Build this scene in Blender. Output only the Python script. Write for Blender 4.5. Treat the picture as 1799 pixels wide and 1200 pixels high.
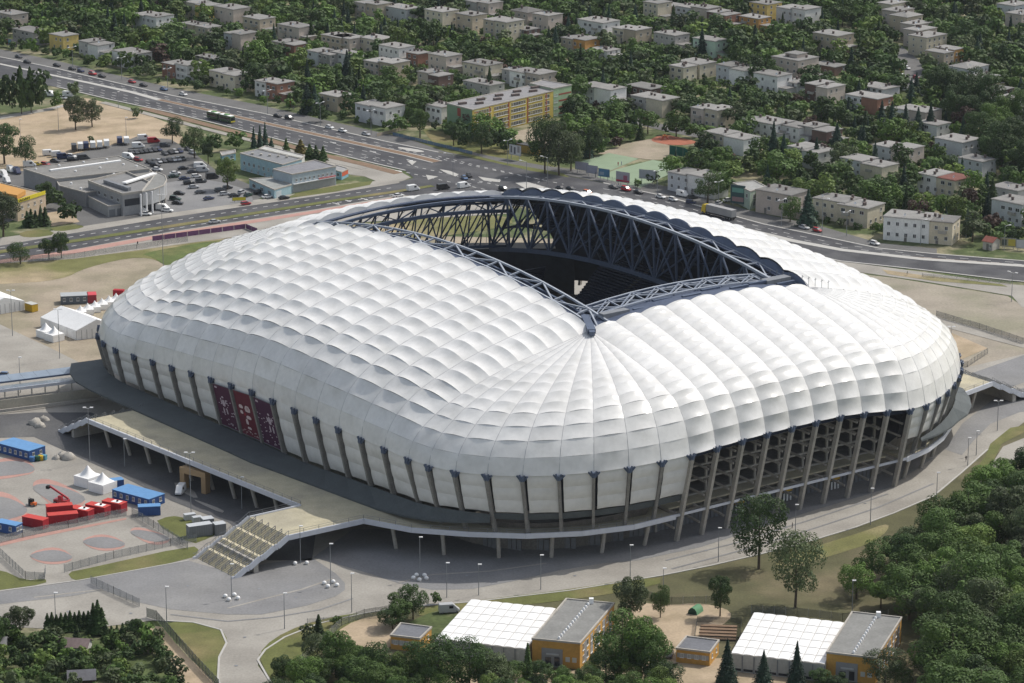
import bpy, bmesh, math, random
from mathutils import Vector, Matrix, noise as mnoise
R=math.radians
for o in list(bpy.data.objects): bpy.data.objects.remove(o)
scene=bpy.context.scene; COL=scene.collection
# ---------------------------------------------------------------- camera
W,H,FPX,YH,AK,DCAM=1799.,1200.,5700.,-1000.,0.0034,940.
PITCH=math.atan((600-YH)/FPX); HCAM=math.cos(PITCH)/AK
cd=bpy.data.cameras.new('camera'); cam=bpy.data.objects.new('camera',cd); COL.objects.link(cam)
cd.sensor_width=36; cd.lens=FPX/W*36; cd.clip_start=5; cd.clip_end=20000
cam.location=(0,-DCAM,HCAM); cam.rotation_euler=(math.pi/2-PITCH,0,0); scene.camera=cam
# ---------------------------------------------------------------- light
SUN_AZ,SUN_EL=R(33),R(50)          # direction towards the sun, measured from +X
world=bpy.data.worlds.new('World'); scene.world=world; world.use_nodes=True
wn=world.node_tree.nodes; sky=wn.new('ShaderNodeTexSky'); sky.sky_type='NISHITA'; sky.sun_disc=False
sky.sun_elevation=SUN_EL; sky.sun_rotation=math.pi/2-SUN_AZ; sky.dust_density=2.5; sky.air_density=1.2
hs=wn.new('ShaderNodeHueSaturation'); hs.inputs['Saturation'].default_value=.55; world.node_tree.links.new(sky.outputs[0],hs.inputs['Color']); world.node_tree.links.new(hs.outputs[0],wn['Background'].inputs[0]); wn['Background'].inputs[1].default_value=0.14
sd=bpy.data.lights.new('sun','SUN'); sd.energy=3.1; sd.angle=R(.55); sd.color=(1,.95,.87)
sun=bpy.data.objects.new('sun',sd); COL.objects.link(sun); sun.location=(300,200,500)
sun.rotation_euler=Vector((math.cos(SUN_AZ)*math.cos(SUN_EL),math.sin(SUN_AZ)*math.cos(SUN_EL),math.sin(SUN_EL))).to_track_quat('Z','Y').to_euler()
vs=scene.view_settings; vs.view_transform='Standard'; vs.look='None'; vs.gamma=1; vs.exposure=0.08
scene.render.engine='CYCLES'
# ---------------------------------------------------------------- helpers
_fw=Vector((0,math.cos(PITCH),-math.sin(PITCH))); _up=Vector((0,math.sin(PITCH),math.cos(PITCH))); _C=Vector(cam.location)
def at(x,y,z=0.):                   # where the sight line through a picture point meets height z
    d=_fw*FPX+Vector((x-W/2,0,0))+_up*(H/2-y); return _C+d*((z-_C.z)/d.z)
def pr(p):
    v=Vector(p)-_C; k=FPX/v.dot(_fw); return W/2+k*v.x, H/2-k*v.dot(_up)
def link(o,parent=None):
    COL.objects.link(o)
    if parent is not None: o.parent=parent
    return o
def tag(o,label=None,cat=None,group=None,kind=None):
    if label: o['label']=label
    if cat: o['category']=cat
    if group: o['group']=group
    if kind: o['kind']=kind
    return o
def thing(name,label,cat,loc=(0,0,0),rz=0,group=None):
    o=bpy.data.objects.new(name,None); link(o); o.location=loc; o.rotation_euler=(0,0,rz); o.empty_display_size=.5
    return tag(o,label,cat,group)
def ob(name,mesh,parent=None,loc=None,rz=None,color=None,scale=None):
    o=bpy.data.objects.new(name,mesh); link(o,parent)
    if loc is not None: o.location=loc
    if rz is not None: o.rotation_euler=(0,0,rz)
    if color is not None: o.color=(*color,1)
    if scale is not None: o.scale=scale
    return o
def copy_tree(o,parent=None):
    c=o.copy(); COL.objects.link(c); c.parent=parent
    for ch in o.children: copy_tree(ch,c)
    return c
class MB:                            # collects faces, builds ONE mesh
    def __init__(s): s.v=[]; s.f=[]; s.m=[]; s.sm=[]; s.cur=0
    def face(s,pts,smooth=False):
        n=len(s.v); s.v.extend(tuple(p) for p in pts); s.f.append(tuple(range(n,n+len(pts)))); s.m.append(s.cur); s.sm.append(smooth)
    def grid(s,rows,smooth=True,closed=False):
        n=len(s.v); nc=len(rows[0])
        for r in rows: s.v.extend(tuple(p) for p in r)
        for i in range(len(rows)-1):
            for j in range(nc if closed else nc-1):
                k=(j+1)%nc
                s.f.append((n+i*nc+j,n+i*nc+k,n+(i+1)*nc+k,n+(i+1)*nc+j)); s.m.append(s.cur); s.sm.append(smooth)
    def hexa(s,b,t):                 # b, t: four corners each, same order (ccw from above)
        n=len(s.v); s.v.extend(tuple(p) for p in b); s.v.extend(tuple(p) for p in t)
        for f in ((3,2,1,0),(4,5,6,7),(0,1,5,4),(1,2,6,5),(2,3,7,6),(3,0,4,7)):
            s.f.append(tuple(n+i for i in f)); s.m.append(s.cur); s.sm.append(False)
    def box(s,c,d,rz=0.):
        x,y,z=d[0]/2,d[1]/2,d[2]/2; ca,sa=math.cos(rz),math.sin(rz)
        q=[(c[0]+px*ca-py*sa,c[1]+px*sa+py*ca) for px,py in((-x,-y),(x,-y),(x,y),(-x,y))]
        s.hexa([(a,b,c[2]-z) for a,b in q],[(a,b,c[2]+z) for a,b in q])
    def bx(s,x0,x1,y0,y1,z0,z1): s.box(((x0+x1)/2,(y0+y1)/2,(z0+z1)/2),(abs(x1-x0),abs(y1-y0),abs(z1-z0)))
    def beam(s,p,q,w,h=None,up=(0,0,1)):
        p,q=Vector(p),Vector(q); h=w if h is None else h; d=(q-p)
        if d.length<1e-6: return
        d.normalize(); u=Vector(up)
        if abs(d.dot(u))>.98: u=Vector((1,0,0)) if abs(d.x)<.9 else Vector((0,1,0))
        sx=d.cross(u).normalized()*(w/2); uy=sx.cross(d).normalized()*(h/2)
        c=[-sx-uy,sx-uy,sx+uy,-sx+uy]
        s.hexa([p+k for k in c],[q+k for k in c])
    def tube(s,p,q,r,r2=None,n=8,smooth=True,cap=True):
        p,q=Vector(p),Vector(q); r2=r if r2 is None else r2; d=(q-p).normalized()
        u=Vector((0,0,1)) if abs(d.z)<.9 else Vector((1,0,0)); a=d.cross(u).normalized(); b=d.cross(a)
        dirs=[a*math.cos(2*math.pi*i/n)+b*math.sin(2*math.pi*i/n) for i in range(n)]
        s.grid([[q+k*r2 for k in dirs],[p+k*r for k in dirs]],smooth,True)
        if cap: s.face([p+k*r for k in dirs]); s.face([q+k*r2 for k in reversed(dirs)])
    def prism(s,poly,z0,z1,bottom=True):
        a=sum(poly[i-1][0]*poly[i][1]-poly[i][0]*poly[i-1][1] for i in range(len(poly)))
        if a<0: poly=poly[::-1]
        n=len(poly)
        for i in range(n):
            p,q=poly[i],poly[(i+1)%n]; s.face([(p[0],p[1],z0),(q[0],q[1],z0),(q[0],q[1],z1),(p[0],p[1],z1)])
        s.face([(p[0],p[1],z1) for p in poly])
        if bottom: s.face([(p[0],p[1],z0) for p in poly[::-1]])
    def lathe(s,prof,c=(0,0,0),n=10,smooth=True):
        s.grid([[(c[0]+r*math.cos(2*math.pi*i/n),c[1]+r*math.sin(2*math.pi*i/n),c[2]+z) for i in range(n)] for r,z in prof],smooth,True)
    def mesh(s,name,*mats):
        me=bpy.data.meshes.new(name); me.from_pydata(s.v,[],s.f)
        for m in mats: me.materials.append(m)
        me.polygons.foreach_set('material_index',s.m); me.polygons.foreach_set('use_smooth',s.sm)
        me.update(); return me
    def build(s,name,mats,parent=None,**k):
        return ob(name,s.mesh(name,*(mats if isinstance(mats,(list,tuple)) else (mats,))),parent,**k)
def weld(me,d=1e-3):
    bm=bmesh.new(); bm.from_mesh(me); bmesh.ops.remove_doubles(bm,verts=bm.verts,dist=d); bm.to_mesh(me); bm.free(); return me
# ---------------------------------------------------------------- materials
MT={}
def mat(name,col=None,rough=.8,var=.12,sc=.35,sc2=None,bump=0.,bsc=6.,spec=.3,metal=0.,objcol=False,col2=None,mixsc=.05,mixlo=.45,mixhi=.6,alpha=None,rnd=0.,trans=0.):
    m=bpy.data.materials.new(name); m.use_nodes=True; nt=m.node_tree; n=nt.nodes; L=nt.links; b=n['Principled BSDF']
    b.inputs['Roughness'].default_value=rough; b.inputs['Specular IOR Level'].default_value=spec; b.inputs['Metallic'].default_value=metal
    geo=n.new('ShaderNodeNewGeometry'); pos=geo.outputs['Position']; oi=None
    if objcol or rnd: oi=n.new('ShaderNodeObjectInfo')
    if objcol: src=oi.outputs['Color']
    else:
        rgb=n.new('ShaderNodeRGB'); rgb.outputs[0].default_value=(*col,1); src=rgb.outputs[0]
    def nz(s,det=4):
        t=n.new('ShaderNodeTexNoise'); t.inputs['Scale'].default_value=s; t.inputs['Detail'].default_value=det; L.new(pos,t.inputs['Vector']); return t.outputs['Fac']
    if col2:
        mr=n.new('ShaderNodeMapRange'); mr.inputs[1].default_value=mixlo; mr.inputs[2].default_value=mixhi; L.new(nz(mixsc,6),mr.inputs[0])
        mx=n.new('ShaderNodeMix'); mx.data_type='RGBA'; L.new(mr.outputs[0],mx.inputs[0]); L.new(src,mx.inputs[6]); mx.inputs[7].default_value=(*col2,1); src=mx.outputs[2]
    def mul(fac,lo,hi,src):
        mr=n.new('ShaderNodeMapRange'); mr.inputs[1].default_value=.25; mr.inputs[2].default_value=.75; mr.inputs[3].default_value=lo; mr.inputs[4].default_value=hi; L.new(fac,mr.inputs[0])
        mx=n.new('ShaderNodeVectorMath'); mx.operation='SCALE'; L.new(src,mx.inputs[0]); L.new(mr.outputs[0],mx.inputs[3]); return mx.outputs[0]
    if var:
        src=mul(nz(sc),1-var,1+var,src)
        if sc2: src=mul(nz(sc2,3),1-var,1+var,src)
    if rnd:
        mr=n.new('ShaderNodeMapRange'); mr.inputs[3].default_value=1-rnd; mr.inputs[4].default_value=1+rnd; L.new(oi.outputs['Random'],mr.inputs[0])
        mx=n.new('ShaderNodeVectorMath'); mx.operation='SCALE'; L.new(src,mx.inputs[0]); L.new(mr.outputs[0],mx.inputs[3]); src=mx.outputs[0]
    L.new(src,b.inputs['Base Color'])
    if bump:
        bp=n.new('ShaderNodeBump'); bp.inputs['Strength'].default_value=1; bp.inputs['Distance'].default_value=bump; L.new(nz(bsc,3),bp.inputs['Height']); L.new(bp.outputs[0],b.inputs['Normal'])
    if alpha is not None: b.inputs['Alpha'].default_value=alpha
    if trans:
        tr=n.new('ShaderNodeBsdfTranslucent'); L.new(src,tr.inputs[0]); ms=n.new('ShaderNodeMixShader'); ms.inputs[0].default_value=trans
        L.new(b.outputs[0],ms.inputs[1]); L.new(tr.outputs[0],ms.inputs[2]); L.new(ms.outputs[0],n['Material Output'].inputs[0])
    MT[name]=m; return m
mat('membrane',(.71,.705,.69),.22,.055,.05,.7,spec=.2,rnd=.05,col2=(.63,.625,.605),mixsc=.16,mixlo=.48,mixhi=.72)
mat('seam',(.47,.47,.475),.6,.05)
mat('steel_navy',(.075,.10,.155),.5,.15,.6,spec=.4)
mat('steel_light',(.33,.36,.41),.5,.1,.6,spec=.4)
mat('steel_grey',(.20,.21,.225),.5,.12,.8)
mat('concrete',(.40,.375,.335),.9,.14,.5,3.)
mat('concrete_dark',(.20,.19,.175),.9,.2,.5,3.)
mat('shade_navy',(.028,.036,.062),.9,.15,.5)  # near-black navy of the added sheet that darkens the roof underside
mat('column_grey',(.24,.23,.215),.9,.16,.5,3.)
mat('catwalk_blue',(.065,.085,.135),.6,.2,.8)
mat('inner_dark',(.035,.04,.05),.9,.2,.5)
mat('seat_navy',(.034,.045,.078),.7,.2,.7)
mat('deck',(.44,.40,.285),.9,.12,.25,2.,col2=(.36,.33,.25),mixsc=.08)
mat('stair_pale',(.58,.52,.37),.9,.08,.5)
mat('apron',(.078,.09,.094),.7,.12,.3,2.)
mat('parapet',(.55,.57,.62),.45,.06,.5,spec=.5)
mat('glass_dark',(.03,.035,.045),.12,.2,1.,spec=.7)
mat('glass_roof',(.22,.27,.33),.18,.12,.4,spec=.7)
mat('asphalt',(.060,.060,.066),.9,.2,.12,1.5,col2=(.09,.09,.094),mixsc=.07)
mat('yard_asphalt',(.095,.095,.098),.9,.16,.12,1.5,col2=(.125,.124,.122),mixsc=.04)
mat('lot_asphalt',(.13,.128,.125),.9,.16,.12,1.5)
mat('paver_grey',(.20,.20,.203),.9,.13,.1,1.6,col2=(.225,.223,.22),mixsc=.03)
mat('paver_beige',(.315,.297,.265),.9,.12,.1,1.6,col2=(.27,.253,.225),mixsc=.06)
mat('paver_red',(.40,.235,.20),.9,.1,.2,2.)
mat('kerb',(.42,.41,.385),.9,.08,.5)
mat('line_paint',(.62,.62,.60),.8,.12,.6)
mat('gravel',(.20,.135,.09),.95,.18,.5,3.)
mat('dirt',(.32,.27,.205),.95,.16,.12,1.4,col2=(.25,.22,.155),mixsc=.05)
mat('dirt_tan',(.40,.315,.22),.95,.13,.15,1.4,col2=(.32,.255,.17),mixsc=.08)
mat('dust_grey',(.30,.265,.215),.95,.15,.1,1.2,col2=(.24,.225,.165),mixsc=.03)
mat('lawn',(.115,.125,.04),.95,.2,.2,2.,col2=(.20,.165,.08),mixsc=.035,mixlo=.5,mixhi=.68)
mat('lawn_green',(.095,.125,.036),.95,.25,.2,2.,col2=(.16,.15,.06),mixsc=.05,mixlo=.55,mixhi=.75)
mat('gallery_steel',(.20,.23,.29),.5,.12,.6,spec=.4)
mat('rough_grass',(.15,.15,.055),.95,.22,.15,1.8,col2=(.33,.265,.17),mixsc=.025,mixlo=.46,mixhi=.62)
mat('shade_grass',(.095,.092,.046),.95,.22,.15,1.8,col2=(.16,.135,.08),mixsc=.04,mixlo=.5,mixhi=.68)  # olive darkened so the lawn's shade sits in the colour
mat('garden',(.075,.10,.035),.95,.3,.12,.8,col2=(.22,.20,.125),mixsc=.06,mixlo=.5,mixhi=.62)
mat('court_green',(.22,.285,.19),.9,.07,.2)
mat('court_red',(.34,.125,.075),.9,.12,.3)
mat('wall',rough=.9,var=.1,sc=.3,sc2=1.7,objcol=True)
mat('roof_felt',rough=.9,var=.14,sc=.25,sc2=1.5,objcol=True)
mat('paint',rough=.35,var=.03,objcol=True,spec=.5)
mat('matte',rough=.75,var=.08,sc=.6,objcol=True)
mat('frame_white',(.62,.62,.60),.6,.05)
mat('pane',(.03,.034,.04),.15,.1,spec=.6)
mat('tyre',(.02,.02,.02),.9,.1)
mat('car_glass',(.018,.021,.026),.1,0,spec=.7)
mat('pole_grey',(.24,.25,.26),.5,.08)
mat('lamp_white',(.80,.80,.80),.4,.03)
mat('sheet_white',(.80,.80,.79),.5,.05,.4,2.)
mat('bark',(.09,.07,.05),.95,.2,1.5)
mat('mesh_green',(.02,.10,.075),.9,.1)
mat('chimney_brick',(.14,.11,.10),.9,.15,1.)
# ================================================================ ground, roads, paving
def sheet(name,m,px,z,world_pts=None):
    pts=world_pts or [at(x,y,0) for x,y in px]
    mb=MB(); p=[(q[0],q[1]) for q in pts]
    a=sum(p[i-1][0]*p[i][1]-p[i][0]*p[i-1][1] for i in range(len(p)))
    if a<0: p=p[::-1]
    mb.face([(x,y,z) for x,y in p])
    o=mb.build(name,MT[m]); bm=bmesh.new(); bm.from_mesh(o.data); bmesh.ops.triangulate(bm,faces=bm.faces); bm.to_mesh(o.data); bm.free()
    return tag(o,kind='structure')
def soft(px,n=3):                    # rounds a polygon (Chaikin)
    for _ in range(n):
        q=[]
        for i in range(len(px)):
            a,b=px[i],px[(i+1)%len(px)]
            q+=[(a[0]*.75+b[0]*.25,a[1]*.75+b[1]*.25),(a[0]*.25+b[0]*.75,a[1]*.25+b[1]*.75)]
        px=q
    return px
sheet('ground','garden',None,-.05,[(-4000,-3000),(4000,-3000),(4000,6000),(-4000,6000)])
sheet('terrain_dirt','dirt',[(-250,480),(0,462),(450,408),(1000,420),(900,520),(400,600),(165,660),(-250,640)],.0)
sheet('grass_field','rough_grass',soft([(-250,470),(0,463),(140,455),(455,410),(900,370),(900,405),(480,440),(330,470),(300,468),(250,448),(150,470),(110,492),(0,500),(-250,505)],2),.04)
sheet('lawn','lawn_green',soft([(240,445),(455,411),(520,410),(430,440),(330,472),(290,468),(270,452)],2),.08)
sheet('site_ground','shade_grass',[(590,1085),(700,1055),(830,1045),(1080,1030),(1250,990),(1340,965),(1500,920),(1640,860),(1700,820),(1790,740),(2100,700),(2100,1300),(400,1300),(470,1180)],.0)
PLAZA=[(-250,545),(0,570),(90,612),(165,650),(400,600),(700,500),(1100,470),(1620,560),(1680,650),(1799,622),(2000,590),(2000,690),(1799,742),(1735,790),(1690,830),(1640,872),(1500,928),(1340,973),(1160,1012),(1000,1038),(830,1058),(700,1068),(640,1078),(560,1096),(500,1120),(455,1150),(453,1170),(480,1205),(500,1260),(395,1260),(383,1190),(385,1155),(400,1128),(388,1105),(340,1094),(270,1090),(130,1108),(0,1100),(-250,1130)]
sheet('plaza','paver_beige',PLAZA,.04)
sheet('plaza_paving','paver_grey',[(-250,1062),(0,1040),(140,1021),(330,985),(400,1005),(470,990),(530,983),(548,980),(590,1008),(606,1025),(606,1037),(590,1048),(540,1064),(460,1080),(400,1080),(300,1071),(240,1058),(180,1037),(130,1047),(0,1062),(-250,1095)],.08)
sheet('plaza_paving','paver_grey',[(550,980),(640,1005),(700,1025),(760,1037),(830,1035),(900,1022),(980,1003),(1060,990),(1120,985),(1230,962),(1330,930),(1420,900),(1560,858),(1640,805),(1500,800),(1100,930),(800,930),(620,930)],.08)
sheet('plaza_paving','paver_grey',[(1690,745),(1760,690),(2000,640),(2000,690),(1790,725),(1740,745),(1710,775),(1690,800),(1660,790)],.08)
sheet('approach_paving','paver_grey',[(1690,662),(1799,624),(2000,590),(2000,630),(1799,672),(1750,690)],.08)
sheet('service_road','yard_asphalt',[(-100,735),(60,725),(160,725),(560,900),(548,985),(470,985),(440,945),(400,918),(330,892),(300,880),(215,838),(130,800),(60,768),(-100,772)],.08)
# ring of darker asphalt patches under the podium
for q in ([(305,845),(340,860),(350,880),(310,860)],[(340,877),(395,897),(390,903),(345,882)]): sheet('paving_island','paver_beige',soft(q,1),.12)
# car park bays: grey paving with red ends
for q in ([(42,975),(100,957),(138,985),(82,995)],[(135,950),(185,935),(232,960),(178,972)],[(222,933),(245,924),(310,948),(270,962)],[(50,848),(88,838),(165,880),(110,905),(80,880)],[(-30,812),(40,800),(70,830),(20,840),(-20,845)],[(-40,870),(10,860),(60,900),(10,925),(-30,920)]):
    w=[at(*p,0) for p in q]; c=sum(w,Vector())/len(w)
    sheet('parking_bay','paver_red',soft(q,2),.09)
    qc=(sum(p[0] for p in q)/len(q),sum(p[1] for p in q)/len(q))
    sheet('parking_bay','paver_grey',soft([(qc[0]+(p[0]-qc[0])*1.0,qc[1]+(p[1]-qc[1])*.70) for p in q],2),.12)
sheet('paving_stripe','paver_red',[(0,953),(60,940),(222,910),(222,913),(60,946),(0,960)],.08)
for q in ([(118,1006),(150,1000),(338,958),(352,968),(332,984),(150,1019),(128,1020)],[(268,918),(300,906),(325,910),(385,935),(370,945),(335,958)],[(-100,990),(0,1000),(45,1021),(80,1016),(82,1026),(0,1037),(-100,1050)],
          [(293,1093),(340,1093),(390,1107),(401,1126),(386,1152),(379,1180),(386,1205),(360,1185),(330,1142),(305,1108)],[(453,1150),(480,1122),(530,1098),(590,1083),(640,1076),(620,1100),(570,1140),(510,1185),(490,1205),(472,1190)],
          [(740,1068),(830,1056),(1000,1036),(1160,1010),(1160,1030),(1000,1055),(800,1075),(730,1085)]):
    sheet('lawn','lawn',soft(q,1),.08)
sheet('path','dirt_tan',[(256,1098),(285,1102),(322,1147),(372,1192),(400,1250),(330,1250),(306,1170),(274,1130)],.08)
for q in ([(600,1095),(700,1075),(700,1100),(690,1140),(600,1200),(560,1160)],[(1085,1050),(1160,1065),(1240,1058),(1300,1080),(1230,1120),(1180,1180),(1140,1210),(1120,1130)],[(560,1200),(1180,1170),(1290,1150),(1420,1190),(1300,1260),(560,1260)]):
    sheet('dirt_yard','dirt_tan',soft(q,2),.05+.012*(q[0][0]%7))
sheet('sun_patch_verge','rough_grass',soft([(1350,985),(1500,940),(1570,915),(1545,950),(1450,980),(1380,1000)],2),.05)  # lighter grass colour stands in for a sun patch on the lawn
sheet('garden_bed','garden',soft([(705,1100),(770,1070),(820,1068),(770,1120),(720,1130)],1),.09)
sheet('verge','lawn',[(1704,840),(1732,800),(1740,780),(1775,752),(1799,748),(2000,700),(2000,712),(1799,760),(1760,780),(1745,810),(1712,860),(1700,858)],.10)
sheet('footpath','paver_beige',[(1712,860),(1745,812),(1762,785),(1799,770),(2000,720),(2000,745),(1799,800),(1765,830),(1730,870),(1705,880)],.09)
# right-hand plain
sheet('terrain_dirt','dust_grey',[(1400,470),(1480,478),(1570,488),(1770,520),(1800,540),(2050,560),(2050,600),(1799,622),(1680,650),(1600,600)],.0)
sheet('pavement','paver_beige',[(1430,452),(1475,459),(1620,478),(1780,500),(2050,520),(2050,560),(1795,540),(1778,520),(1620,494),(1500,477),(1440,468)],.06)
sheet('terrain_dirt','dirt_tan',[(1640,578),(1660,580),(1735,612),(1670,640),(1640,620)],.07)
sheet('footpath','paver_beige',[(1640,555),(1799,600),(1799,612),(1640,570)],.10)
# ---- streets
NK=[(-120,78),(13,103),(100,121),(183,141),(300,168),(463,200),(580,227),(677,249),(770,268),(860,284),(960,302),(1060,322),(1180,348),(1260,372),(1340,394),(1440,415),(1544,437),(1646,447),(1799,459),(2050,480)]
SK=[(-120,132),(0,138),(100,153),(192,175),(300,198),(397,222),(480,243),(560,264),(660,288),(712,300),(727,313),(700,320),(770,345),(900,362),(1000,367),(1100,374),(1220,405),(1330,428),(1475,459),(1615,474),(1774,493),(1850,500),(2050,515)]
sheet('avenue','asphalt',NK+SK[::-1],.08)
sheet('parking_lane','lot_asphalt',[(x,y-(14 if x<800 else 18 if 980<x<1500 else 10)) for x,y in NK[:-2]]+[(x,y-1) for x,y in NK[:-2]][::-1],.06)
sheet('road','asphalt',[(-250,478),(0,432),(110,413),(300,382),(560,344),(700,322),(800,318),(900,335),(880,352),(700,343),(560,367),(300,407),(120,440),(0,456),(-250,500)],.07)
sheet('pavement','paver_beige',[(-250,462),(0,418),(110,403),(300,374),(560,334),(660,318),(720,312),(700,322),(560,344),(300,382),(110,413),(0,432),(-250,478)],.05)
sheet('pavement','paver_beige',[(-250,500),(0,456),(120,440),(300,407),(560,367),(700,343),(880,352),(900,375),(560,395),(455,410),(130,455),(0,463),(-250,490)],.05)
sheet('cycle_path','paver_red',[(-250,498),(0,457),(120,441),(300,409),(560,369),(700,346),(700,350),(560,374),(300,415),(120,448),(0,463),(-250,505)],.10)
sheet('pavement','paver_beige',[(640,285),(700,300),(722,312),(700,320),(660,318),(640,310),(600,305),(560,275)],.06)
def strip(name,m,line,w0,w1,z,h=0):   # raised strip between two picture lines
    p=[at(x,y,0) for x,y in line]; L=[];Rr=[]
    for i,q in enumerate(p):
        d=(p[min(i+1,len(p)-1)]-p[max(i-1,0)]); d.z=0; d.normalize(); n=Vector((-d.y,d.x,0)); t=i/(len(p)-1); w=w0+(w1-w0)*t
        L.append(q+n*w/2); Rr.append(q-n*w/2)
    mb=MB(); mb.prism([(v.x,v.y) for v in L+Rr[::-1]],z,z+max(h,.01),False); return tag(mb.build(name,MT[m]),kind='structure')
MED=[(93,133),(160,147),(233,163),(280,176),(360,193),(447,213),(580,242.5),(660,260),(720,273),(768,285)]
strip('median_kerb','kerb',MED,2.2,5.6,.08,.14); strip('median','gravel',MED[3:],2.6,3.9,.2,.05)
strip('median_kerb','kerb',[(-120,90),(0,113),(93,133)],2.,2.,.08,.14)
MED2=[(1000,340),(1060,347),(1150,362),(1260,392),(1394,424),(1480,440),(1620,456),(1799,468),(2000,482)]
strip('median_kerb','kerb',MED2,4.,3.,.08,.14); strip('median','gravel',MED2[:4],2.6,2.0,.2,.05)
strip('road_median','lawn',[(-250,492),(0,443),(110,427),(300,398),(480,370),(600,351),(690,338),(760,327)],4.2,3.,.07,.12)
strip('verge','gravel',[(250,190),(300,203),(397,228),(480,249),(560,271),(640,289),(700,305)],4.5,4.5,.08,.05)
strip('pavement','paver_beige',[(180,180),(250,198),(300,211),(397,236),(480,257),(560,279),(640,297)],3.6,3.2,.08,.06)
strip('kerb','kerb',NK[:9],.9,.9,.08,.14); strip('kerb','kerb',NK[11:],.9,.9,.08,.14); strip('kerb','kerb',SK[2:10],.9,.9,.08,.14); strip('kerb','kerb',SK[17:],.9,.9,.08,.14)
strip('verge','gravel',[(1475,440),(1544,448),(1646,456),(1760,464)],2.,2.,.09,.05)
sheet('verge','rough_grass',[(1550,474),(1620,484),(1760,500),(1770,504),(1640,494),(1560,482)],.12)
for q in ([(772,298),(790,301),(806,307),(800,311),(780,303)],[(748,308),(770,311),(752,317)],[(840,311),(880,317),(878,321),(850,318)],[(905,322),(925,320),(960,330),(930,336)],[(715,283),(732,284),(724,291)]):
    sheet('traffic_island','kerb',q,.2)
sheet('traffic_island','kerb',soft([(690,258),(730,262),(750,268),(725,268)],1),.2)
# lane markings
def dashes(name,line,dash=3.,gap=5.,w=.28):
    mb=MB(); p=[at(x,y,0) for x,y in line]; acc=0.; on=0.
    for a,b in zip(p,p[1:]):
        d=b-a; L=d.length; d.normalize(); n=Vector((-d.y,d.x,0))*w/2; t=-on
        while t<L:
            s0,s1=max(0,t),min(L,t+dash)
            if s1>s0: A,B=a+d*s0,a+d*s1; mb.face([(v.x,v.y,.115) for v in(A-n,B-n,B+n,A+n)])
            t+=dash+gap
        on=(dash+gap)-(t-L) if t>L else 0
    return tag(mb.build(name,MT['line_paint']),kind='structure')
def between(l1,l2,f): return [(x1+(x2-x1)*f,y1+(y2-y1)*f) for (x1,y1),(x2,y2) in zip(l1,l2)]
def sample(line,xs):
    r=[]
    for x in xs:
        for (x0,y0),(x1,y1) in zip(line,line[1:]):
            if x0<=x<=x1: r.append((x,y0+(y1-y0)*(x-x0)/(x1-x0))); break
    return r
xs=[100,183,233,280,360,447,580,660,700]
nk,sk,md=sample(NK,xs),sample(SK[:10],xs),sample(MED,xs)
for f in(.36,.66): dashes('lane_marking',between(nk,md,f))
for f in(.36,.6,.82): dashes('lane_marking',between(md,sk,f))
xs=[1060,1150,1260,1394,1480,1620,1799]; nk,md=sample(NK,xs),sample(MED2,xs); sk=sample(SK[15:],xs)
for f in(.4,.7): dashes('lane_marking',between(nk,md,f))
if len(sk)==len(md):
    for f in(.35,.65): dashes('lane_marking',between(md,sk,f))
for l in ([(700,300),(780,318),(860,335),(920,347)],[(640,276),(720,291),(800,309),(900,332)],[(770,275),(850,294),(960,318)],[(700,262),(790,283),(880,302),(990,324)],[(0,436),(110,419),(300,389),(560,349),(690,330)],[(0,450),(120,434),(300,403),(560,361),(700,341)],[(800,325),(860,320),(900,310)],[(880,345),(930,330),(960,312)]):
    dashes('lane_marking',l,2.,2.6,.4)
for (x,y) in ((585,251),(655,267),(720,282),(590,358),(640,350),(670,297),(700,301),(646,293),(610,353)):
    c=at(x,y,0); mb=MB(); d=(at(x+20,y+5,0)-c).normalized(); n=Vector((-d.y,d.x,0))
    mb.face([(v.x,v.y,.118) for v in(c-d*2-n*.25,c+d*.6-n*.25,c+d*.6+n*.25,c-d*2+n*.25)]); mb.face([(v.x,v.y,.118) for v in(c+d*.6-n*.8,c+d*2.4,c+d*.6+n*.8)])
    tag(mb.build('arrow_marking',MT['line_paint']),kind='structure')
# ---- left upper plots
sheet('terrain_dirt','dirt_tan',[(-250,235),(0,205),(90,188),(150,172),(230,190),(300,218),(330,250),(240,262),(110,290),(60,300),(0,300),(-250,310)],.0)
sheet('footpath','paver_beige',[(0,204),(85,190),(110,184),(112,188),(85,195),(0,210)],.05)
sheet('car_park','lot_asphalt',[(-150,330),(40,300),(110,275),(210,252),(240,240),(300,245),(345,272),(380,300),(440,325),(470,340),(445,356),(300,376),(150,398),(60,375),(0,395),(-150,420)],.04)
sheet('car_park','paver_grey',[(262,345),(290,322),(345,312),(395,322),(440,335),(445,354),(300,374),(270,376)],.08)
sheet('verge','lawn',[(498,350),(590,337),(650,325),(655,318),(600,325),(520,340)],.07)
sheet('verge','lawn',soft([(35,408),(80,402),(100,412),(60,418),(35,416)],1),.07); sheet('verge','lawn',soft([(85,400),(140,395),(150,400),(100,408)],1),.07)
sheet('yard','dirt_tan',[(80,375),(120,368),(140,390),(90,398)],.07)
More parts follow.
